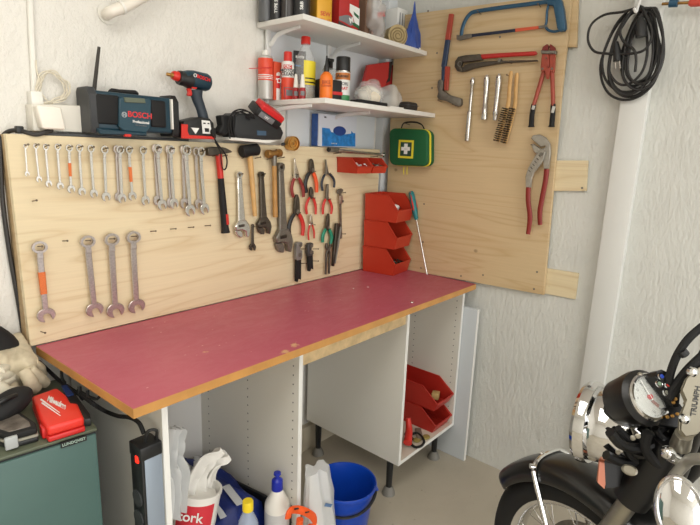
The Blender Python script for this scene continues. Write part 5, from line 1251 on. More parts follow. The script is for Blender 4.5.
text('LUNDQVIST', .0095, frame((c_.x, -.0084, c_.z), (1, 0, 0), (0, -1, 0)), mat('silver green letters', (150, 172, 160), .4), gc, name='badge_lettering', bold=.0003, sx=1.0)
T = gz+.001
def onz(u, v, z): return U(u, v, 'z', z)
# red hard case
hz = gz+.040
pts = [(28, 398), (56, 387), (66, 394), (73, 402), (75, 409), (80, 413), (83.5, 419), (84, 427), (48, 437), (40, 424)]
top = [(31, 396), (57, 387), (66, 394), (71, 402), (78, 403), (84.5, 417), (47, 428), (40, 419)]
P = [onz(u, v, hz) for u, v in top]; cen = sum(P, Vector())/len(P)
rc = thing('tool_case', 'bright red hard plastic tool case with white logo on the green cabinet', 'case', (cen.x, cen.y, T))
def slabz(P, z0, z1, bev, seg=3, shrink=1.0):
    m = MB(); n = len(P); lo = [m.bm.verts.new((cen.x+(p.x-cen.x)*shrink, cen.y+(p.y-cen.y)*shrink, z0)) for p in P]; f = m.bm.faces.new(lo)
    g = bmesh.ops.extrude_face_region(m.bm, geom=[f]); nv = [e for e in g['geom'] if isinstance(e, bmesh.types.BMVert)]
    for v in nv: v.co.z = z1
    bmesh.ops.recalc_face_normals(m.bm, faces=m.bm.faces)
    es = [e for e in m.bm.edges if len(e.link_faces) == 2 and e.link_faces[0].normal.dot(e.link_faces[1].normal) < .6]
    if bev: bmesh.ops.bevel(m.bm, geom=es, offset=bev, segments=seg, affect='EDGES', profile=.5)
    return m
slabz(P, T, T+.014, .004, 2).build('lower_shell', mat('deep red shell', (198, 36, 34), .4), rc, world=True)
slabz(P, T+.0142, hz, .007, 3, .985).build('upper_shell', M_redmil, rc, world=True)
e0, e1 = onz(42, 417, hz), onz(58, 408, hz); c_ = onz(53, 408, hz+.001); dx = (onz(84, 417, hz)-onz(47, 428, hz)).normalized()
w = m_px(1, c_)
o_ = onz(54.5, 404, hz+.0008); ex = (onz(66, 410, hz+.0008)-onz(44, 399.5, hz+.0008)); ey = (onz(56.5, 398, hz+.0008)-onz(52.5, 410, hz+.0008))
Mx = Matrix(((ex.x/5.2, ey.x/1.7, 0, o_.x), (ex.y/5.2, ey.y/1.7, 0, o_.y), (0, 0, 1, o_.z), (0, 0, 0, 1)))
text('Milwaukee', 1.0, Mx @ Matrix.Translation((.35, .3, 0)), M_inkw, rc, world=True, name='brand_lettering', ext=.0006, bold=.035)
m = MB()
for k in range(2):
    p0_, p1_ = [Mx @ Vector(q_) for q_ in ((-3.1+.5*k, -.25-.35*k, .0003), (1.6+.3*k, -.75-.3*k, .0003))]; m.tube([p0_, p1_], [.0022, .0009], 6)
m.build('logo_stripes', M_inkw, rc, world=True)
for k in (-1, 1):
    c2 = onz(43, 428, gz+.03) if k < 0 else onz(41, 421, gz+.035)
ctr = onz(43.5, 431, gz+.016)
MB().box(ctr+dx*.0-Vector((0.0, .0, 0)), (.012, .03, .026), Matrix.Rotation(atan2(dx.y, dx.x), 3, 'Z'), .003).build('latch', mat('deep red shell', (198, 36, 34), .4), rc, world=True)
# black organiser box
hz2 = gz+.036
top = [(-8, 411), (17, 409), (36, 422), (37.5, 428), (8, 436), (-12, 430)]
P = [onz(u, v, hz2) for u, v in top]; cen = sum(P, Vector())/len(P)
ob = thing('organiser_box', 'black organiser box with a clear lid window beside the red case on the green cabinet', 'organiser', (cen.x, cen.y, T))
slabz(P, T, gz+.014, .004, 2).build('lower_tray', M_blackp, ob, world=True)
slabz(P, gz+.0145, gz+.0205, .001, 1, 1.01).build('grey_lip', mat('grey beige plastic', (150, 146, 132), .5), ob, world=True)
slabz(P, gz+.021, hz2, .005, 3, .99).build('lid', M_blackm, ob, world=True)
slabz(P, hz2-.002, hz2+.0012, .001, 1, .72).build('lid_window', mat('smoky window', (112, 104, 96), .12, var=.35, vscale=35), ob, world=True)
c_ = onz(12, 444, gz+.02); MB().box(c_+Vector((0, .004, .002)), (.026, .01, .03), Matrix.Rotation(atan2(dx.y, dx.x), 3, 'Z'), .003).build('clasp', mat('translucent grey clasp', (170, 174, 174), .3), ob, world=True)
# black ratchet / glove box lid (dark oval tool)
q = onz(7, 403, gz+.06); t = thing('headlamp', 'matt black rounded tool pouch between the gloves and the organiser box', 'pouch', (q.x, q.y, T))
m = MB(); m.ell((q.x, q.y, gz+.052), (.066, .034, .032), Euler((0, -.22, .35)).to_matrix(), 28, 18); m.jitter(.004, 14, 3); m.build('pouch_body', M_blackm, t, world=True, ang=80)
m = MB(); m.tube([onz(-4, 404, gz+.08), onz(6, 399, gz+.084), onz(16, 395, gz+.08)], .006, 8, 4); m.build('seam_rib', M_blackp, t, world=True)
t.name = 'tool_pouch'
# black tray with blue lid behind the case
P = [onz(u, v, gz+.02) for u, v in ((62, 386), (69, 385), (90, 414), (91, 419), (78, 421), (66, 404))]; cen = sum(P, Vector())/len(P)
kt = thing('bit_case', 'flat black case with a blue corner lying behind the red case', 'case', (cen.x, cen.y, T))
slabz(P, T, gz+.022, .003, 2).build('case_body', M_blackp, kt, world=True)
P = [onz(u, v, gz+.023) for u, v in ((61, 386.5), (67, 385.5), (74, 395), (67, 397))]; cen = sum(P, Vector())/len(P)
slabz(P, gz+.0222, gz+.026, .001, 1).build('blue_corner', mat('navy blue plastic', (30, 50, 96), .4), kt, world=True)
# black folded thing at the back
q = U(10, 334, 'y', -.02); t = thing('black_bag', 'black folded bag lying behind the gloves against the wall at the far left', 'bag', (q.x-.05, -.03, T))
m = MB(); m.ell((-1.885, -.02, gz+.113), (.15, .045, .113), None, 28, 18); m.jitter(.01, 10, 5); m.build('bag_body', M_blackm, t, world=True, ang=80)
# work gloves
def pillow(pts, thick, seed=0):
    P = [onz(u, v, gz+h) for u, v, h in pts]; c = sum(P, Vector())/len(P); m = MB(); n = len(P)*4
    C = catmull(P, 4, True); rings = []
    for f, dz in ((.0, thick*.62), (.35, thick*.6), (.7, thick*.5), (.92, thick*.28), (1.0, 0), (.92, -thick*.3), (.6, -thick*.5), (0.0, -thick*.5)):
        rings.append([c.lerp(q_, f)+Vector((0, 0, dz)) if f else c+(q_-c)*.02+Vector((0, 0, dz)) for q_ in C])
    m.loft(rings); bmesh.ops.subdivide_edges(m.bm, edges=m.bm.edges[:], cuts=1, use_grid_fill=True)
    m.jitter(.010, 13, seed); m.jitter(.003, 45, seed+3); return m
def glove(name, lab, cuff, palm, fingers, mm, r0, thick=.55, cuff_poly=None):
    q = cuff[0]; t = thing(name, lab, 'glove', q, group='worn leather work gloves')
    m = MB(); pts = [Vector(p) for p in cuff+palm]
    m = pillow(cuff_poly, .05, len(lab)) if cuff_poly else m.tube(pts, r0, 18, 5, flat=thick, flatdir=(0, 0, 1)).jitter(.005, 25, len(lab)); m.build('palm_and_cuff', mm, t, world=True, ang=80)
    for f in fingers:
        n = len(f); m = MB(); m.tube(f, [.016, .0185, .0175, .013][:n], 12, 5, flat=.85, flatdir=(0, 0, 1)); m.jitter(.0025, 40, n); m.build('finger', mm, t, world=True, ang=80)
    return t
G = lambda u, v, h: onz(u, v, gz+h)
M_gl2 = mat('grey white work leather', (206, 200, 182), .85, var=.18, vscale=22, bump=.5, bscale=60)
glove('work_glove', 'grey-beige leather work glove, uppermost, with fingers pointing towards the red case', [G(8, 342, .12), G(18, 352, .12)], [G(24, 362, .11), G(28, 372, .09)],
      [[G(16, 366, .085), G(18, 376, .06), G(15, 385, .03)], [G(24, 370, .09), G(30, 381, .06), G(36, 388, .028)], [G(29, 368, .09), G(38, 377, .055), G(44, 383, .026)], [G(32, 362, .09), G(38, 368, .06), G(41, 375, .03)]], M_glove, [.06, .062, .058, .045], cuff_poly=[(0, 347, .12), (19, 336, .12), (25, 340, .12), (37, 354, .10), (38, 362, .09), (30, 371, .08), (15, 375, .07), (2, 371, .09), (-8, 360, .11)])
glove('work_glove', 'pale cream work glove lying lower at the left edge of the picture', [G(-26, 372, .05), G(-14, 378, .06)], [G(-4, 385, .06), G(3, 390, .05)],
      [[G(-2, 384, .07), G(5, 391, .06), G(12, 393, .045)], [G(-4, 378, .09), G(4, 376, .08), G(10, 376, .06)], [G(-2, 372, .1), G(6, 366, .09), G(10, 362, .085)]], M_gl2, [.05, .055, .055, .045])
glove('work_glove', 'grey work glove crumpled underneath the uppermost one', [G(-20, 352, .07), G(-6, 360, .07)], [G(4, 372, .06), G(10, 382, .05)],
      [[G(6, 374, .06), G(12, 386, .045), G(14, 393, .03)], [G(-2, 368, .06), G(4, 376, .05), G(6, 384, .04)]], mat('dark worn leather', (168, 156, 132), .85, var=.2, vscale=25, bump=.5), [.05, .06, .055, .045])
# ------------------------------------------------------------------ power strip and lead
psx = -1.591
q = U(147, 440, 'x', psx-.02)
pt = thing('power_strip', 'long aluminium power strip with a glowing red switch fixed upright to the left cabinet', 'power strip', (psx-.025, -.49, .45))
y0s, y1s = U(163, 440, 'x', psx-.002).y, U(146, 445, 'x', psx-.03).y
ya, yb_ = -.517, -.462
ztop = .757
# aluminium side faces the camera (towards -y), sockets face -x
MB().bx(psx-.048, psx-.0012, ya, yb_, .28, ztop-.022, .002).build('aluminium_profile', M_alub, pt, world=True)
MB().bx(psx-.056, psx-.0482, ya-.001, yb_+.001, .27, ztop+.0, .002).build('socket_face', M_blackp, pt, world=True)
MB().bx(psx-.058, psx-.001, ya-.002, yb_+.002, ztop-.024, ztop+.012, .003).build('end_cap', M_blackp, pt, world=True)
MB().bx(psx-.058, psx-.001, ya-.002, yb_+.002, .25, .279, .003).build('end_cap', M_blackp, pt, world=True)
for k in range(6):
    zc_ = .62-k*.058; MB().lathe([(.0, -.0), (.02, 0), (.022, -.002), (.0225, 0.002), (0, .002)], (psx-.0575, (ya+yb_)/2, zc_), (-1, 0, 0), 20).build('socket', M_grayp, pt, world=True)
q = U(140.5, 462.5, 'x', psx-.058); MB().box((psx-.058, ya+.018, q.z), (.005, .013, .018), None, .002).build('rocker_switch', M_led, pt, world=True)
m = MB(); m.tube([(psx-.008, ya+.014, ztop+.01), (psx-.01, ya+.006, ztop+.04), (psx-.03, ya+.012, ztop+.043), (psx-.034, ya+.02, ztop+.01)], .0042, 8, 5); m.build('hanging_bail', M_blackp, pt, world=True)
ld = thing('power_lead', 'black power lead strapped under the bench end and running to the power strip', 'cable', U(60, 385, 'x', -1.64))
lp = [(36, 359, -.02), (47, 369, -.0), (60, 381, .0), (74, 391, .0), (84, 397, .0), (95, 405, 0), (106, 411.5, 0), (118, 416, 0), (130, 417.5, 0), (139, 423, 0), (144, 434, 0)]
MB().tube([U(u, v, 'x', psx-.035 if u > 100 else psx-.075) for u, v, _ in lp], .0055, 10, 5).build('lead', M_blackm, ld, world=True)
for (u, v, s_) in ((62, 377, 1), (80, 393, 1.2), (88, 397, 1)):
    c_ = U(u, v, 'x', psx-.07); MB().tube([c_+Vector((0, .0, .02)), c_+Vector((-.004, -.012, 0)), c_+Vector((0, -.022, -.012))], .0042*s_, 8, 4).build('cable_tie', M_blackp, ld, world=True)
MB().tube([U(u, v, 'x', psx-.072) for u, v in ((78, 390), (88, 396), (96, 399), (99, 397))], .004, 8, 4).build('spare_lead', M_blackm, ld, world=True)
m = MB(); m.prism([(-.30, .84), (-.02, .84), (-.02, .862), (-.30, .862)], -.002, .002); 
# ------------------------------------------------------------------ things inside the left cabinet
FZ = .1905
q = Vector((-1.372, -.30, FZ)); 
def at_y(u, v, y): return U(u, v, 'y', y)
bq = at_y(194, 500, -.36); w = m_px(1, bq)
rimz = at_y(197, 492, -.36).z
tb = thing('paper_towel_tub', 'white tub with a red label and paper towels sticking out in the left cabinet', 'tub', (bq.x-.03, -.36, FZ+.018), (0, .2, 0))
hT = rimz-FZ; rT = 22.5*w
MB().lathe([(0, 0), (rT*.86, 0), (rT*.9, .004), (rT*.99, hT*.96), (rT*1.03, hT*.965), (rT*1.03, hT), (rT*.93, hT), (rT*.90, hT-.004), (rT*.84, .006), (0, .006)], (0, 0, 0), (0, 0, 1), 36).build('tub_body', mat('glossy white plastic', (232, 230, 224), .35), tb)
tt = thing('dummy', 'x', 'y', tb.location)
def patch_on(t, r, a0, a1, z0, z1, mm, nm, n=14, k=1.01, taper=(1, 1)):
    m = MB(); V = []
    for zz, kk, tp in ((z0, k, taper[0]), (z1, k, taper[1]), (z1, k-.02, taper[1]), (z0, k-.02, taper[0])):
        V.append([m.bm.verts.new((r*kk*tp*cos(a0+(a1-a0)*i/n), r*kk*tp*sin(a0+(a1-a0)*i/n), zz)) for i in range(n+1)])
    for A in range(4):
        B = (A+1) % 4
        for i in range(n): m.bm.faces.new((V[A][i], V[A][i+1], V[B][i+1], V[B][i]))
    m.bm.faces.new([V[q][0] for q in range(4)]); m.bm.faces.new([V[q][n] for q in range(4)])
    return m.build(nm, mm, t)
bpy.data.objects.remove(tt)
dc = CAM-tb.location; ac = atan2(dc.y, dc.x)
patch_on(tb, rT, ac-1.05, ac+.75, hT*.48, hT*.9, mat('raspberry red label', (206, 46, 60), .45), 'red_label', taper=(.935, .98))
d = Vector((cos(ac-.3), sin(ac-.3), 0)); x = Vector((0, 0, 1)).cross(d)
text('tork', hT*.17, frame(d*(rT*.99)+Vector((0, 0, hT*.76)), x, d+Vector((0, 0, .05))), M_inkw, tb, name='brand_lettering', bold=.0006)
text('xpressnap', hT*.07, frame(d*(rT*.98)+Vector((0, 0, hT*.63)), x, d+Vector((0, 0, .05))), M_inkw, tb, name='small_lettering')
def sheet(name, path, wids, mm, parent, wd=(1, 0, 0), seed=0, amp=.012, sub=8, thick=.004, fold=5):
    """crumpled strip of paper following path"""
    P = catmull(path, sub); n = len(P); m = MB(); rings = []
    W_ = [wids[0]+(wids[-1]-wids[0])*i/(n-1) if len(wids) == 2 else wids[min(int(i/(n-1)*(len(wids)-1)), len(wids)-1)]*(1-((i/(n-1)*(len(wids)-1)) % 1))+wids[min(int(i/(n-1)*(len(wids)-1))+1, len(wids)-1)]*((i/(n-1)*(len(wids)-1)) % 1) for i in range(n)]
    wv = Vector(wd).normalized(); cols = 16
    up = []; lo = []
    for i, p in enumerate(P):
        t_ = (P[min(i+1, n-1)]-P[max(i-1, 0)]).normalized(); s_ = (wv-t_*wv.dot(t_)).normalized(); nn = t_.cross(s_)
        ru, rl = [], []
        for k in range(cols+1):
            f = k/cols-.5; off = amp*sin(fold*pi*f+seed+i*.12)+amp*.8*noise.noise(Vector((f*6+seed, i*.16, seed)))
            q_ = p+s_*W_[i]*f+nn*off; ru.append(q_+nn*thick/2); rl.append(q_-nn*thick/2)
        rings.append(ru+rl[::-1])
    m.loft(rings); return m.build(name, mm, parent, world=parent is not None, ang=60)
E_ = lambda u, v, y: U(u, v, 'y', y)
sheet('paper_towel', [E_(196, 500, -.36), E_(200, 480, -.36), E_(209, 462, -.37), E_(222, 450, -.38)], [.11, .095, .07, .075], M_paper, tb, (1, 0, .35), 1, .012)
sheet('paper_towel', [E_(207, 497, -.36), E_(210, 480, -.35), E_(216, 464, -.36), E_(228, 455, -.37)], [.06, .05, .05, .045], M_paper, tb, (.9, .3, .2), 4, .01)
MB().lathe([(.0, hT*.5), (rT*.8, hT*.5), (rT*.8, hT*.93), (rT*.3, hT*.95), (0, hT*.95)], (0, 0, 0), (0, 0, 1), 28).build('towel_roll', M_paper, tb)
# clear bags at the left
pl = thing('crumpled_plastic', 'crumpled clear plastic sheeting standing in the left corner of the left cabinet', 'plastic sheet', (-1.53, -.38, FZ))
sheet('film_sheet', [E_(172, 520, -.42), E_(174, 480, -.42), E_(170, 455, -.42), E_(178, 428, -.42)], [.09, .07, .06, .05], M_milky, pl, (1, .2, 0), 2, .02)
sheet('film_sheet', [E_(185, 500, -.30), E_(180, 470, -.32), E_(172, 462, -.36)], [.10, .07, .05], M_milky, pl, (1, .5, 0), 5, .02)
sheet('film_sheet', [E_(190, 492, -.25), E_(184, 480, -.24), E_(176, 474, -.24)], [.1, .1, .06], M_milky, pl, (.6, .2, .5), 7, .015)
# blue bag with white print
bbq = E_(240, 500, -.2)
bb = thing('blue_carrier_bag', 'big blue woven carrier bag with white print crumpled on the left cabinet floor', 'bag', (bbq.x, -.22, FZ))
Pp = [(E_(u, v, y), ) for u, v, y in ((205, 520, -.3),)]
grid = []
r = random.Random(3)
for j in range(15):
    row = []
    for i in range(19):
        fx, fy = i/18, j/14
        x = -1.37+fx*.235; y = -.40+fy*.42
        z = FZ+.07+.055*sin(pi*fx)*(.6+.4*sin(pi*fy))+.012*fy+.018*noise.noise(Vector((x*14, y*14, 1)))+.012*sin(x*70+y*30)
        edge = min(fx, 1-fx, fy, 1-fy)
        if edge < .01: z = FZ+.001
        row.append(Vector((x, y, z)))
    grid.append(row)
m = MB(); V = [[m.bm.verts.new(p) for p in row] for row in grid]
for j in range(14):
    for i in range(18): m.bm.faces.new((V[j][i], V[j][i+1], V[j+1][i+1], V[j+1][i]))
bot = [V[0][i] for i in range(19)]+[V[j][18] for j in range(1, 15)]+[V[14][i] for i in range(17, -1, -1)]+[V[j][0] for j in range(13, 0, -1)]
m.bm.faces.new(bot[::-1]); m.build('bag_body', M_bbag, bb, world=True, ang=80)
def hz_(x, y):
    fx, fy = (x+1.37)/.235, (y+.40)/.42
    return FZ+.07+.055*sin(pi*fx)*(.6+.4*sin(pi*fy))+.012*fy+.018*noise.noise(Vector((x*14, y*14, 1)))+.012*sin(x*70+y*30)
def strap(name, pts2, wd, mm):
    P = [Vector((x, y, hz_(x, y)+.004)) for x, y in pts2]; m = MB(); m.tube(P, wd, 8, 4, flat=.12, flatdir=(0, 0, 1)); m.build(name, mm, bb, world=True)
M_wp = mat('white woven print', (206, 210, 214), .6)
strap('white_print', [(-1.30, -.36), (-1.28, -.27)], .013, M_wp); strap('white_print', [(-1.24, -.37), (-1.22, -.26)], .014, M_wp); strap('white_print', [(-1.26, -.14), (-1.2, -.05), (-1.17, .0)], .012, M_wp); strap('white_print', [(-1.3, -.2), (-1.25, -.17)], .014, M_wp)
tr_ = thing('black_tray', 'black tray edge lying along the right side inside the left cabinet', 'tray', (-1.145, -.26, FZ))
m = MB(); Q = [E_(222, 474, -.1), E_(301, 510, -.5)]
m.loft([[(-1.128, .02, FZ), (-1.128, -.50, FZ), (-1.124, -.50, .30), (-1.124, .02, .225)], [(-1.145, .02, FZ), (-1.145, -.50, FZ), (-1.138, -.50, .30), (-1.138, .02, .225)]]); m.build('tray_side', M_blackp, tr_, world=True)
m = MB(); m.tube([(-1.132, .02, .225), (-1.132, -.50, .30)], .006, 8); m.build('tray_rim', M_blackp, tr_, world=True)
# white squeeze bottle, water bottle
wb = E_(277, 520, -.47); w = m_px(1, wb)
ztop_ = E_(277, 472, -.47).z; zs = lambda v: E_(277, v, -.47).z-FZ
sb = thing('squeeze_bottle', 'white squeeze bottle with a dark blue push-pull cap at the front of the left cabinet', 'bottle', (wb.x, -.47, FZ))
rb_ = 12.3*w
MB().lathe([(0, 0), (rb_*.95, 0), (rb_, .005), (rb_, zs(505)), (rb_*.97, zs(502)), (rb_*.45, zs(490)), (rb_*.42, zs(487)), (0, zs(487))], (0, 0, 0), (0, 0, 1), 28).build('bottle_body', M_white, sb)
MB().lathe([(0, zs(489)), (rb_*.46, zs(489)), (rb_*.44, zs(480)), (rb_*.3, zs(478.5)), (rb_*.16, zs(477.5)), (rb_*.16, zs(475)), (rb_*.3, zs(474.4)), (rb_*.28, zs(472.6)), (0, zs(472))], (0, 0, 0), (0, 0, 1), 24).build('blue_cap', mat('ultramarine plastic', (20, 40, 160), .35), sb)
MB().lathe([(rb_*1.004, zs(525)), (rb_*1.012, zs(524)), (rb_*1.012, zs(509)), (rb_*1.004, zs(508))], (0, 0, 0), (0, 0, 1), 28).build('grey_label', mat('pale grey label', (196, 196, 196), .5), sb)
wb = E_(248, 520, -.50); w = m_px(1, wb); zs2 = lambda v: E_(248, v, -.50).z-FZ
pb_ = thing('water_bottle', 'clear plastic water bottle with a yellow screw cap, left of the white squeeze bottle', 'bottle', (wb.x, -.50, FZ))
MB().lathe([(0, .0), (10*w, 0), (11*w, .004), (11*w, zs2(530)), (9.5*w, zs2(521)), (6*w, zs2(513.5)), (4.4*w, zs2(509.5)), (4.4*w, zs2(508)), (0, zs2(508))], (0, 0, 0), (0, 0, 1), 28).build('bottle_body', mat('clear blueish plastic', (200, 214, 232), .08, alpha=.42), pb_)
MB().lathe([(0, zs2(509.6)), (5.4*w, zs2(509.6)), (5.4*w, zs2(501.5)), (4.9*w, zs2(500.5)), (0, zs2(500.5))], (0, 0, 0), (0, 0, 1), 28).build('yellow_cap', M_yelp, pb_)
# ------------------------------------------------------------------ on the floor
bk_c = (-.86, -.50); rz_ = .28
def pj(p):
    d = Vector(p)-CAM; return (350+F*d.dot(RT)/d.dot(FW), 262.5-F*d.dot(UP)/d.dot(FW))
rimc = U(345, 480.5, 'z', .262); rl, rr2 = U(313.5, 482, 'z', .262), U(377, 480, 'z', .262); rB = (rr2-rl).length/2*.99
bkt = thing('bucket', 'bright blue plastic bucket with a black handle on the floor between the cabinets', 'bucket', (rimc.x, rimc.y, .0005))
hB = .2615
MB().lathe([(0, 0), (rB*.68, 0), (rB*.70, .004), (rB*.93, hB*.9), (rB*.94, hB*.93), (rB*1.0, hB*.94), (rB*1.02, hB*.97), (rB*1.0, hB), (rB*.965, hB*.995), (rB*.93, hB*.93), (rB*.9, hB*.85), (rB*.675, .006), (0, .006)], (0, 0, 0), (0, 0, 1), 48).build('bucket_body', M_bucket, bkt)
hd = []
for k in range(13):
    a = pi*k/12; dcm = (CAM-bkt.location); ab = atan2(dcm.y, dcm.x)-.12
    side_ = Vector((-sin(ab), cos(ab), 0)); fwd = Vector((cos(ab), sin(ab), 0))
    hd.append(side_*(rB*1.0*cos(a))+fwd*(rB*1.0*sin(a))+Vector((0, 0, hB*.92-.048*sin(a))))
MB().tube(hd, .0062, 8, 3, flat=.6).build('handle', M_blackp, bkt)
for s_ in (0, -1): MB().cyl(hd[s_]*.97+Vector((0, 0, hB*.027)), hd[s_]*1.02, .011, n=14).build('handle_lug', M_bucket, bkt)
# white bag
pbq = U(317, 525, 'z', .12)
q = Vector((-1.025, -.545, 0))
wbg = thing('plastic_bag', 'translucent white plastic bag standing on the floor beside the blue bucket', 'plastic bag', (q.x, q.y, .0005))
m = MB(); rings = []
zt_ = U(312, 471, 'y', q.y).z
for kz in range(9):
    f = kz/8; z = f*zt_; rx = .08*(1-.45*f**1.6); ry = .052*(1-.4*f**1.5)
    rings.append([(rx*(1+.12*sin(5*a+f*4)+.1*sin(9*a))*cos(a)+(-.028*f**2), ry*(1+.15*sin(6*a+f*3))*sin(a), z+.012*sin(3*a+1)*f) for a in [2*pi*k/36 for k in range(36)]])
m.loft(rings); m.jitter(.006, 25, 2); m.build('bag_body', M_milky, wbg, ang=70)
m = MB(); m.box((-.02, -.05, zt_*.72), (.03, .001, .012), Euler((0, .5, -.3)).to_matrix()); m.build('blue_print', mat('faded blue print', (90, 120, 160), .5), wbg)
# orange strap / tool
q = E_(300, 515, -.565); t = thing('orange_strap', 'orange plastic strap tool with black slots standing before the cabinet edge', 'strap', (q.x, -.565, .0005))
zz = q.z
m = MB(); m.tube([E_(288, 518, -.56), E_(290, 511, -.56), E_(297, 509.5, -.56), E_(306, 512, -.57), E_(314, 518, -.57), E_(316, 526, -.57), E_(308, 528, -.57)], .0135, 10, 5, flat=.45, flatdir=(0, 1, 0)); m.build('orange_loop', mat('safety orange plastic', (240, 92, 34), .4), t, world=True)
m = MB(); m.tube([E_(300, 519, -.57), E_(296, 560, -.565), (q.x, -.565, .001)], .012, 10, 4); m.build('stem', mat('safety orange plastic', (240, 92, 34), .4), t, world=True)
for (u, v) in ((296.5, 508.8), (307, 512)): MB().box(E_(u, v, -.575), (.018, .006, .004), Euler((0, .35, 0)).to_matrix(), .001).build('black_slot', M_ink, t, world=True)
# ------------------------------------------------------------------ inside the right cabinet
t = thing('red_torch', 'red tool with black grip lying at the left inside the right cabinet', 'tool', (-.42, -.45, FZ))
q0, q1, q2 = U(411, 422, 'x', -.44), U(412, 434, 'x', -.44), U(409, 448, 'x', -.45)
MB().tube([U(408, 418, 'y', -.44), U(409, 430, 'y', -.46), U(407.5, 443, 'y', -.49)], [.011, .016, .020], 14, 4).build('red_body', M_redp, t, world=True)
MB().tube([U(406, 434, 'y', -.45), U(414, 441, 'y', -.46), U(421, 446, 'y', -.47)], [.010, .010, .009], 12, 4).build('black_grip', M_blackm, t, world=True)
hs_ = [U(u, v, 'z', FZ+.012) for u, v in ((408, 436), (416, 433), (422, 437), (424, 442), (421, 446), (415, 447), (410, 443), (405, 438))]
o = MB().tube(hs_, .006, 8, 5).build('black_hose', M_blackm); tag(o, 'short black hose bent in a loop on the floor of the right cabinet', 'hose')
for k, (u, v, s_) in enumerate(((417, 440, 1.0), (426, 437, 1.0))):
    c_ = U(u, v, 'z', FZ+.004); m = MB(); m.lathe([(0, 0), (.016, 0), (.018, .004), (.014, .008), (0, .009)], c_-Vector((0, 0, .003)), (0, 0, 1), 14, 1.3); o = m.build('brass_washer', mat('greenish brass', (160, 146, 84), .5, .3)); tag(o, ('greenish brass disc inside the black hose loop in the right cabinet', 'greenish brass disc nearer the red bins in the right cabinet')[k], 'disc', 'brass discs on the cabinet floor')
c_ = U(419, 434, 'z', FZ+.006); o = MB().box(c_, (.09, .03, .014), Matrix.Rotation(.7, 3, 'Z'), .004).build('grey_plate', mat('grey brown plate', (120, 108, 96), .6)); tag(o, 'grey-brown metal plate lying behind the hose in the right cabinet', 'plate')
# screw head on the worktop
q = U(412, 302.3, 'z', CT+.001); m = MB(); m.lathe([(0, 0), (.007, 0), (.0055, .0025), (0, .003)], q, (0, 0, 1), 16); o = m.build('loose_screw_cap', M_sat); tag(o, 'tiny shiny metal cap lying near the front edge of the worktop', 'cap')
for (u, v, n_) in ((353.5, 288.5, 1), (368, 287, 2)):
    q = U(u, v, 'z', CT+.0006); o = MB().box(q, (.009, .004, .0012), Matrix.Rotation(n_, 3, 'Z')).build('wood_chip', M_label); tag(o, ('small pale chip on the worktop in front of the tube cutters', 'small pale chip on the worktop nearer the red bins')[n_-1], 'chip')
# ------------------------------------------------------------------ motorcycle (world-space meshes under one root)
AX, AY, PSI, RW = -.775, -1.335, radians(72), .31
KD = 1.1
def Dk(u, v, d): return D(u, v, d*KD)
h_ = Vector((cos(PSI), sin(PSI), 0)); l_ = Vector((-sin(PSI), cos(PSI), 0)); A0 = Vector((AX, AY, 0))
mc = thing('motorcycle', 'classic black motorcycle with chrome headlight and round gauge parked at the right', 'motorcycle', (AX, AY, 0), (0, 0, PSI))
def Bk(x, y, z): return A0+h_*x+l_*y+Vector((0, 0, z))
AXL = (0, 0, RW)
def wheel_parts(cx, name, hubr=.06, tw=.048):
    def c(a, r, y=0): return Bk(cx+r*cos(a), y, RW+r*sin(a))
    m = MB(); rings = []
    for k in range(64):
        a = 2*pi*k/64; rings.append([Bk(cx+(.262+tw*.98*cos(t))*cos(a), tw*sin(t), RW+(.262+tw*.98*cos(t))*sin(a)) for t in [2*pi*j/16 for j in range(16)]])
    rings.append(rings[0]); m.loft(rings, cap=False); bmesh.ops.remove_doubles(m.bm, verts=m.bm.verts, dist=1e-5)
    w = m.build(name, M_tyre, mc, world=True, ang=60)
    m = MB(); rings = []
    prof = [(.232, -.036), (.222, -.034), (.214, -.022), (.208, 0), (.214, .022), (.222, .034), (.232, .036), (.224, .03), (.216, 0), (.224, -.03)]
    for k in range(65):
        a = 2*pi*k/64; rings.append([Bk(cx+r*cos(a), y, RW+r*sin(a)) for r, y in prof])
    m.loft(rings, cap=False); m.build('rim', M_chrome, w, world=True, ang=50)
    ctr = Bk(cx, 0, RW)
    m = MB(); m.lathe([(0, -.05), (.02, -.05), (.022, -.035), (hubr, -.03), (hubr, -.024), (.026, -.018), (.026, .018), (hubr, .024), (hubr, .03), (.022, .035), (.02, .05), (0, .05)], ctr, l_, 28); m.build('hub', M_alu, w, world=True)
    for k in range(32):
        a = 2*pi*k/32; s_ = 1 if k % 2 else -1; da = (.62 if (k//2) % 2 else -.62)
        m = MB(); m.tube([Bk(cx+hubr*.93*cos(a+da), s_*.026, RW+hubr*.93*sin(a+da)), Bk(cx+.212*cos(a), s_*.006, RW+.212*sin(a))], .0018, 6); m.build('spoke', M_sat, w, world=True)
    return w
fw = wheel_parts(0, 'front_wheel')
# brake disc
MB().ring((0, 0, 0), .10, .15, -.002, .002, 48).tf(Matrix.Translation(Bk(0, -.045, RW)) @ Matrix.Rotation(PSI, 4, 'Z')).build('brake_disc', M_gsteel, mc, world=True)
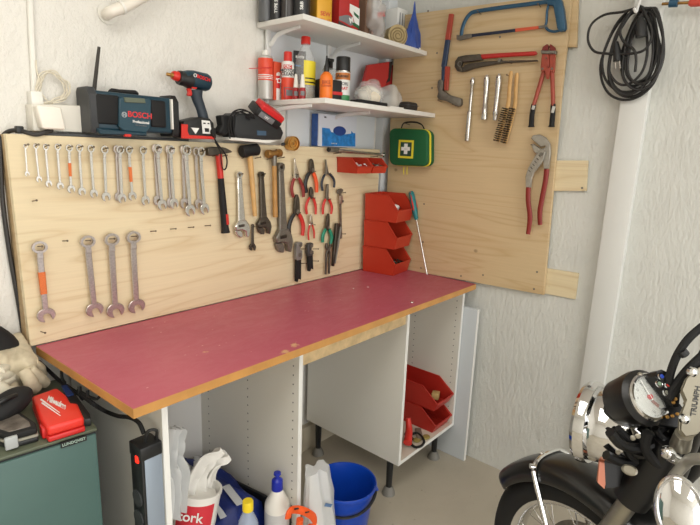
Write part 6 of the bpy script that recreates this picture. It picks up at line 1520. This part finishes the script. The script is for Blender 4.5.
# front mudguard
def fender(cx, a0, a1, r, hw, name, n=40):
    m = MB(); rings = []
    for k in range(n+1):
        a = radians(a0+(a1-a0)*k/n); e = min(1, min(k, n-k)/3+.55); row = []
        for j in range(13):
            t = -1+2*j/12; rr = r-.055*abs(t)**2.6; row.append((rr, hw*e*sin(t*pi/2)))
        outer = row; inner = [(rr-.003, y*.965) for rr, y in reversed(row)]
        rings.append([Bk(cx+rr*cos(a), y, RW+rr*sin(a)) for rr, y in outer+inner])
    m.loft(rings); return m.build(name, M_bikebk, mc, world=True, ang=50)
fender(0, 30, 172, .352, .078, 'front_mudguard')
def hoop(a, r, hw):
    a = radians(a); pts = []
    for j in range(13):
        t = -1+2*j/12; rr = r-.055*abs(t)**2.6+.005; pts.append(Bk(rr*cos(a), (hw+.005)*sin(t*pi/2), RW+rr*sin(a)))
    return pts
hp_ = hoop(65, .352, .078)
hp_ = [Bk(.0, -.085, RW+.02)]+hp_+[Bk(.0, .088, RW+.02)]
MB().tube(hp_, .0072, 8, 3).build('mudguard_stay', M_chrome, mc, world=True)
for j in (8, 11): MB().cyl(hp_[j], hp_[j]+(hp_[j]-Bk(.1, 0, RW+.3)).normalized()*.014, .0075, n=12).build('stay_bolt', M_chrome, mc, world=True)
RS = KD
# forks
for s_ in (1, -1):
    top = Dk(668, 440, 1.075) if s_ > 0 else Dk(668, 440, 1.075)-l_*.2
    mid = Dk(640, 487, 1.13) if s_ > 0 else Dk(640, 487, 1.13)-l_*.2
    bot = Bk(.0, .088*s_, RW)
    lo = mid.lerp(bot, .10)
    f = MB().tube([top, mid, lo], [.033, .040, .037], 24, 1).build('fork_shroud', M_bikemt, mc, world=True)
    MB().tube([lo.lerp(top, .02), lo.lerp(bot, .5)], .021, 20).build('fork_tube', M_alu, f, world=True)
    MB().tube([lo.lerp(bot, .45), bot-Vector((0, 0, .03))], [.029, .027], 20).build('fork_slider', M_alu, f, world=True)
MB().cyl(Bk(0, .12, RW), Bk(0, -.12, RW), .012, n=16).build('axle', M_chrome, mc, world=True)
# headlight
hc = Dk(590, 421.5, 1.2)
ha = Vector((cos(radians(88)), sin(radians(88)), -.08)).normalized()
hl = MB().lathe([(0, -.13), (.02, -.128), (.05, -.112), (.072, -.08), (.082, -.045), (.085, -.012), (.080, -.008)], hc, ha, 48).build('headlight_bowl', M_chrome, mc, world=True, ang=60)
MB().lathe([(.080, -.012), (.091, -.013), (.0945, -.004), (.0945, .008), (.088, .016), (.078, .017), (.078, -.01)], hc, ha, 48).build('headlight_rim', M_chrome, hl, world=True)
MB().lathe([(.079, .012), (.05, .022), (0, .028)], hc, ha, 40).build('headlight_glass', M_glass, hl, world=True)
# headlight bracket
bp = [Dk(586, 452, 1.17), Dk(596, 450, 1.15), Dk(618, 449, 1.12), Dk(645, 455, 1.10)]
MB().tube(bp, [.012, .017, .018, .02], 12, 4, flat=.6, flatdir=(0, 0, 1)).build('headlight_bracket', M_bikemt, mc, world=True)
c_ = Dk(592.5, 456, 1.15); dcam = (CAM-c_).normalized()
MB().lathe([(0, 0), (.011, 0), (.011, .006), (.006, .010), (0, .010)], c_, dcam, 14).build('bracket_bolt', M_alu, mc, world=True)
# reflector
P = [Dk(u, v, 1.13) for u, v in ((599.5, 462), (604.5, 463), (605.5, 484), (604.5, 489), (597.5, 482.5))]
m = MB(); bk_ = (FW+RT*.3)*.012; m.loft([P, [p+bk_ for p in P]]); m.build('orange_reflector', M_reflect, mc, world=True)
P = [Dk(u, v, 1.135) for u, v in ((604, 462), (622, 458), (628, 478), (618, 487), (606, 488))]
m = MB(); m.loft([P, [p+FW*.02 for p in P]]); m.build('reflector_mount', M_bikemt, mc, world=True)
# steering head, lower yoke, dark wiring
MB().tube([Dk(690, 420, 1.06), Dk(672, 470, 1.14), Dk(662, 500, 1.19)], .03, 20).build('steering_head', M_bikemt, mc, world=True)
m = MB(); a, c = Dk(648, 476, 1.12), Dk(690, 490, 1.2); m.tube([a, c], .022, 12, flat=.6); m.build('lower_yoke', M_bikemt, mc, world=True)
r = random.Random(12)
wires = [((610, 432), (622, 445), (640, 448), (662, 440)), ((618, 428), (630, 440), (645, 438), (668, 425)), ((625, 436), (628, 452), (645, 466), (668, 470)), ((612, 442), (632, 450), (650, 446), (672, 452)),
         ((648, 432), (645, 447), (655, 462), (672, 472)), ((655, 428), (662, 438), (672, 442), (684, 436)), ((606, 455), (622, 462), (640, 462), (655, 458)), ((664, 422), (672, 436), (668, 452), (676, 470))]
for i, wv in enumerate(wires):
    MB().tube([Dk(u, v, 1.05+.02*(i % 4)+.01*k) for k, (u, v) in enumerate(wv)], .0075 if i % 2 else .0105, 8, 5).build('wiring_loom', M_blackm if i % 3 else M_bikemt, mc, world=True)
m = MB(); m.ell(Dk(634, 441, 1.14), (.05, .045, .04), None, 20, 12); m.build('wiring_cover', M_bikemt, mc, world=True)
for (u, v, dd) in ((633, 438, 1.07), (638, 436, 1.06), (622, 430, 1.09), (618, 452, 1.1)):
    c_ = Dk(u, v, dd); MB().lathe([(0, 0), (.006, 0), (.005, .004), (0, .005)], c_, (CAM-c_).normalized(), 10).build('small_bolt', M_alu, mc, world=True)
# gauge
gn = (RT*.25+UP*.36-FW*.90).normalized(); gC = Dk(648.5, 397, 1.05)
g = MB().lathe([(0, -.088), (.035, -.087), (.046, -.078), (.051, -.05), (.0565, -.022), (.0565, -.008), (.0475, .0), (0, .0)], gC, gn, 44).build('gauge_housing', M_bikemt, mc, world=True)
MB().lathe([(.0435, -.002), (.0475, -.002), (.048, .004), (.0455, .008), (.0415, .008), (.0415, -.002)], gC, gn, 48).build('chrome_bezel', M_chrome, g, world=True)
MB().lathe([(0, .0), (.042, .0), (.042, .0022), (0, .0022)], gC, gn, 44).build('dial_face', M_dial, g, world=True)
gx = (RT-gn*RT.dot(gn)).normalized(); gM = frame(gC, gx, gn)
gr_ = radians(-38)
for k in range(9):
    a = radians(225-k*33.75)+gr_; r1 = .037
    text(str(k*20), .0072, gM @ Matrix.Translation((r1*.86*cos(a), r1*.86*sin(a), .0026)) @ Matrix.Rotation(gr_, 4, 'Z'), M_ink, g, world=True, name='dial_number', ext=.0001)
m = MB()
for k in range(41):
    a = radians(225-k*6.75)+gr_; m.tf(Matrix()) ; p0 = gM @ Vector((.043*cos(a), .043*sin(a), .0028)); p1 = gM @ Vector(((.039 if k % 5 == 0 else .041)*cos(a), (.039 if k % 5 == 0 else .041)*sin(a), .0028)); m.tube([p0, p1], .0005, 4)
m.build('tick_ring', M_ink, g, world=True)
a = radians(225)+gr_-radians(70)
m = MB(); m.tube([gM @ Vector((-.008*cos(a), -.008*sin(a), .006)), gM @ Vector((.04*cos(a), .04*sin(a), .006))], [.002, .0012], 8); m.build('needle', M_inkw, g, world=True)
MB().lathe([(0, .002), (.0055, .002), (.005, .007), (0, .007)], gC, gn, 20).build('needle_cap', M_inkr, g, world=True)
m = MB(); m.box((.012, -.014, .0028), (.02, .008, .001), Matrix.Rotation(gr_, 3, 'Z')); m.tf(gM); m.build('odometer', mat('odometer rust red', (150, 84, 66), .4), g, world=True)
text('mph', .006, gM @ Matrix.Translation((-.006, .014, .0026)) @ Matrix.Rotation(gr_, 4, 'Z'), M_ink, g, world=True, name='dial_lettering', ext=.0001)
MB().lathe([(0, .0065), (.0415, .0065), (.0415, .0073), (0, .0073)], gC, gn, 40).build('gauge_glass', mat('gauge glass', (240, 244, 244), .03, alpha=.12), g, world=True)
# small chrome screw on top of the housing
c_ = Dk(640, 374.5, 1.06); MB().ell(c_, (.006, .006, .005)).build('housing_screw', M_alu, g, world=True)
# warning light pod
P = [Dk(u, v, 1.03) for u, v in ((655.5, 376), (657, 371.5), (661.5, 369.5), (668, 372.5), (676, 383), (680, 395), (679, 407), (673, 407), (670.5, 397), (664, 388))]
pod = MB(); pod.loft([P, [p-gn*.03 for p in P]]); pod = pod.build('warning_light_pod', M_bikemt, mc, world=True)
for (u, v, mm) in ((660.8, 376.5, mat('blue lamp lens', (40, 70, 170), .2)), (658.5, 383.8, mat('green lamp lens', (120, 140, 120), .2)), (667.2, 384.8, mat('red lamp lens', (190, 50, 40), .2)), (665.6, 392.6, mat('amber lamp lens', (120, 120, 110), .2))):
    c_ = Dk(u, v, 1.028); MB().lathe([(0, 0), (.0075, 0), (.0075, .003), (.005, .003), (0, .003)], c_, gn, 18).build('lamp_ring', M_chrome, pod, world=True)
    MB().lathe([(0, .0025), (.0048, .0025), (.0035, .0045), (0, .005)], c_, gn, 14).build('lamp_lens', mm, pod, world=True)
for (u, v) in ((675, 399), (673, 402.5), (667, 417), (672, 416), (677, 414)):
    c_ = Dk(u, v, 1.03); MB().lathe([(0, 0), (.0038, 0), (.003, .003), (0, .003)], c_, gn, 10).build('brass_nut', M_brass, pod, world=True)
P = [Dk(u, v, 1.04) for u, v in ((664, 408), (680, 404), (690, 418), (684, 428), (668, 426), (656, 424))]
m = MB(); m.loft([P, [p-gn*.02 for p in P]]); m.build('gauge_bracket', M_bikemt, mc, world=True)
# top yoke, cast aluminium with raised lettering
tn = Vector((-.42, -.42, .80)).normalized()
P = [Dk(u, v, .99) for u, v in ((682, 388), (686, 378), (692, 371), (700, 366), (716, 364), (724, 390), (712, 420), (697, 434), (686, 436), (680, 428), (681, 412), (687, 400))]
ty = MB(); ty.loft([P, [p-tn*.018-FW*.004 for p in P]]); bmesh.ops.recalc_face_normals(ty.bm, faces=ty.bm.faces)
bmesh.ops.bevel(ty.bm, geom=[e for e in ty.bm.edges if e.link_faces[0].normal.dot(e.link_faces[1].normal) < .5], offset=.003, segments=2, affect='EDGES')
ty = ty.build('top_yoke', mat('aged cast aluminium', (136, 130, 114), .45, .7), mc, world=True)
pn = ((P[4]-P[0]).cross(P[8]-P[0])).normalized()
if pn.dot(CAM-P[0]) < 0: pn = -pn
c_ = Dk(695.5, 401, .99)+pn*.0004; xd = Dk(697.5, 388, .99)-Dk(692.5, 417, .99)
text('TRIUMPH', .0155, frame(c_, xd, pn), mat('engraved dark letters', (60, 58, 54), .5), ty, world=True, name='maker_lettering', ext=.0008, bold=.0004)
for (u, v) in ((683.5, 418.5), (691.5, 371.5)):
    c_ = Dk(u, v, .985); MB().lathe([(0, 0), (.0095, 0), (.009, .007), (.005, .010), (0, .0105)], c_, pn, 18).build('dome_bolt', M_chrome, ty, world=True)
MB().tube([Dk(684, 434, 1.0), Dk(680, 446, 1.02)], [.016, .019], 18).build('bar_riser', M_alu, ty, world=True)
# handlebar, lever, mirror
MB().tube([Dk(735, 470, .86), Dk(716, 461, .9), Dk(694, 459, .95), Dk(686, 463, .98), Dk(676, 474, 1.0), Dk(668, 485, 1.02)], .0105, 14, 5).build('handlebar', mat('worn satin bar', (170, 168, 160), .35, .6), mc, world=True)
MB().ell(Dk(668, 453, 1.0), (.024, .016, .016), Euler((0, .5, 0)).to_matrix(), 24, 16).build('chrome_switch_cap', M_chrome, mc, world=True)
MB().tube([Dk(668, 455, 1.0), Dk(680, 462, 1.0)], [.012, .01], 12).build('switch_stem', M_chrome, mc, world=True)
oc = Dk(680, 512, .87); on_ = (-RT*.55-FW*.8+UP*.15).normalized()
m = MB(); m.lathe([(0, -.028), (.02, -.026), (.038, -.014), (.0465, 0), (.049, .003), (.049, .008), (.045, .011), (.043, .006), (.035, .012), (0, .02)], (0, 0, 0), (0, 0, 1), 44)
yv = (UP+RT*-.12); M3 = frame(oc, on_.cross(yv).normalized()*-1, on_)
m.tf(M3 @ Matrix.Diagonal((.78, 1.25, 1, 1))); m.build('chrome_oval_shell', M_chrome, mc, world=True, ang=60)
MB().tube([oc+UP*.03+FW*.02, Dk(672, 489, .93), Dk(664, 487, .98)], [.016, .012, .010], 12, 4).build('shell_bracket', M_alu, mc, world=True)
# key lock on fork shroud
c_ = Dk(629.5, 470, 1.085); d_ = (CAM-c_).normalized(); kl = MB()
kl.lathe([(0, 0), (.0155, 0), (.0155, .004), (.012, .006), (.0115, .003), (0, .003)], (0, 0, 0), (0, 0, 1), 24); kl.tf(frame(c_, RT+UP*-.3, d_) @ Matrix.Diagonal((1, .72, 1, 1))); kl.build('lock_escutcheon', M_alu, mc, world=True)
# cables rising to the right
for pts, rr in ((((668, 384), (672, 368), (679, 352), (690, 337), (708, 322)), .0078), (((668, 398), (680, 380), (692, 366), (712, 348)), .0095), (((676, 393), (688, 377), (700, 366), (716, 355)), .006), (((693, 375), (697, 360), (702, 350)), .0035)):
    MB().tube([Dk(u, v, 1.03-.012*k) for k, (u, v) in enumerate(pts)], rr, 10, 5).build('control_cable', M_blackm, mc, world=True)
c_ = [Dk(681, 350.5, 1.0), Dk(685, 355, 1.0)]; MB().tube(c_, .0095, 10).build('cable_clip', M_blackp, mc, world=True)
RS = 1.0
# frame, tank, seat, engine, rear wheel (mostly right of the picture)
bwc = -1.32
rw = wheel_parts(bwc, 'rear_wheel', .07, .055)
def tube_b(name, pts, r, mm, sm=5): MB().tube([Bk(*p) for p in pts], r, 14, sm).build(name, mm, mc, world=True)
tube_b('frame_tube', [(-.36, 0, .80), (-.34, .02, .55), (-.42, .1, .30), (-.85, .12, .26), (-1.32, .13, .31)], .017, M_bikebk)
tube_b('frame_tube', [(-.36, 0, .80), (-.34, -.02, .55), (-.42, -.1, .30), (-.85, -.12, .26), (-1.32, -.13, .31)], .017, M_bikebk)
tube_b('frame_tube', [(-.34, 0, .82), (-.6, 0, .80), (-.95, 0, .70), (-1.25, 0, .68)], .02, M_bikebk)
m = MB(); rings = []
for x, w_, z0, z1 in ((-.40, .04, .78, .86), (-.46, .10, .76, .91), (-.56, .135, .74, .93), (-.68, .13, .735, .915), (-.80, .095, .73, .87), (-.87, .05, .74, .82)):
    rings.append([Bk(x, w_*sin(t)*(1 if cos(t) > 0 else .85), (z0+z1)/2+(z1-z0)/2*cos(t)) for t in [2*pi*k/28 for k in range(28)]])
m.loft(rings); m.build('fuel_tank', M_bikebk, mc, world=True, ang=70)
m = MB(); rings = []
for x, w_, z0, z1 in ((-.88, .07, .73, .80), (-.95, .12, .72, .80), (-1.15, .13, .71, .80), (-1.4, .12, .71, .82), (-1.5, .07, .73, .80)):
    rings.append([Bk(x, w_*sin(t), (z0+z1)/2+(z1-z0)/2*cos(t)) for t in [2*pi*k/24 for k in range(24)]])
m.loft(rings); m.build('seat', M_blackm, mc, world=True, ang=70)
m = MB(); m.box((-.62, 0, .42), (.36, .22, .24), None, .04, 3); m.tf(Matrix.Translation(A0) @ Matrix.Rotation(PSI, 4, 'Z')); m.build('engine_block', M_alu, mc, world=True)
m = MB()
for k in range(7): m.box((-.55, 0, .54+k*.024), (.17, .2, .01), None, .004, 2)
m.box((-.55, 0, .62), (.12, .15, .18)); m.tf(Matrix.Translation(A0) @ Matrix.Rotation(PSI, 4, 'Z')); m.build('finned_cylinder', M_gsteel, mc, world=True)
fender(bwc, 15, 150, .372, .08, 'rear_mudguard')
for s_ in (1, -1): tube_b('exhaust_pipe', [(-.45, .07*s_, .58), (-.33, .1*s_, .45), (-.42, .14*s_, .28), (-.8, .16*s_, .24), (-1.5, .18*s_, .27)], .024, M_chrome)
tube_b('side_stand', [(-.75, .12, .26), (-.78, .2, .12), (-.80, .27, .006)], .010, M_bikemt, 3)
# ------------------------------------------------------------------ light
W = bpy.data.worlds.new('world'); SC.world = W; W.use_nodes = True
W.node_tree.nodes['Background'].inputs['Color'].default_value = (1.0, .99, .975, 1)
W.node_tree.nodes['Background'].inputs['Strength'].default_value = 2.0
def area(name, loc, sx, sy, power, col, rot=(0, 0, 0)):
    l = bpy.data.lights.new(name, 'AREA'); l.shape = 'RECTANGLE'; l.size = sx; l.size_y = sy; l.energy = power; l.color = col
    o = bpy.data.objects.new(name, l); o.location = loc; o.rotation_euler = rot; COL.objects.link(o)
area('ceiling_lamp_near', (-2.3, -1.3, 2.55), 1.8, .9, 24, (1, .97, .92))
area('ceiling_lamp_far', (-2.2, -3.4, 2.55), 1.8, .9, 26, (1, .97, .93))
area('rear_fill_light', (-2.3, -5.1, 1.25), 3.6, 2.2, 46, (1, .985, .96), (pi/2, 0, 0))  # unseen fill added at the open rear end to brighten under the bench
SC.view_settings.view_transform = 'Standard'; SC.view_settings.look = 'None'; SC.view_settings.gamma = 1
SC.view_settings.use_curve_mapping = False; SC.view_settings.exposure = 0.0
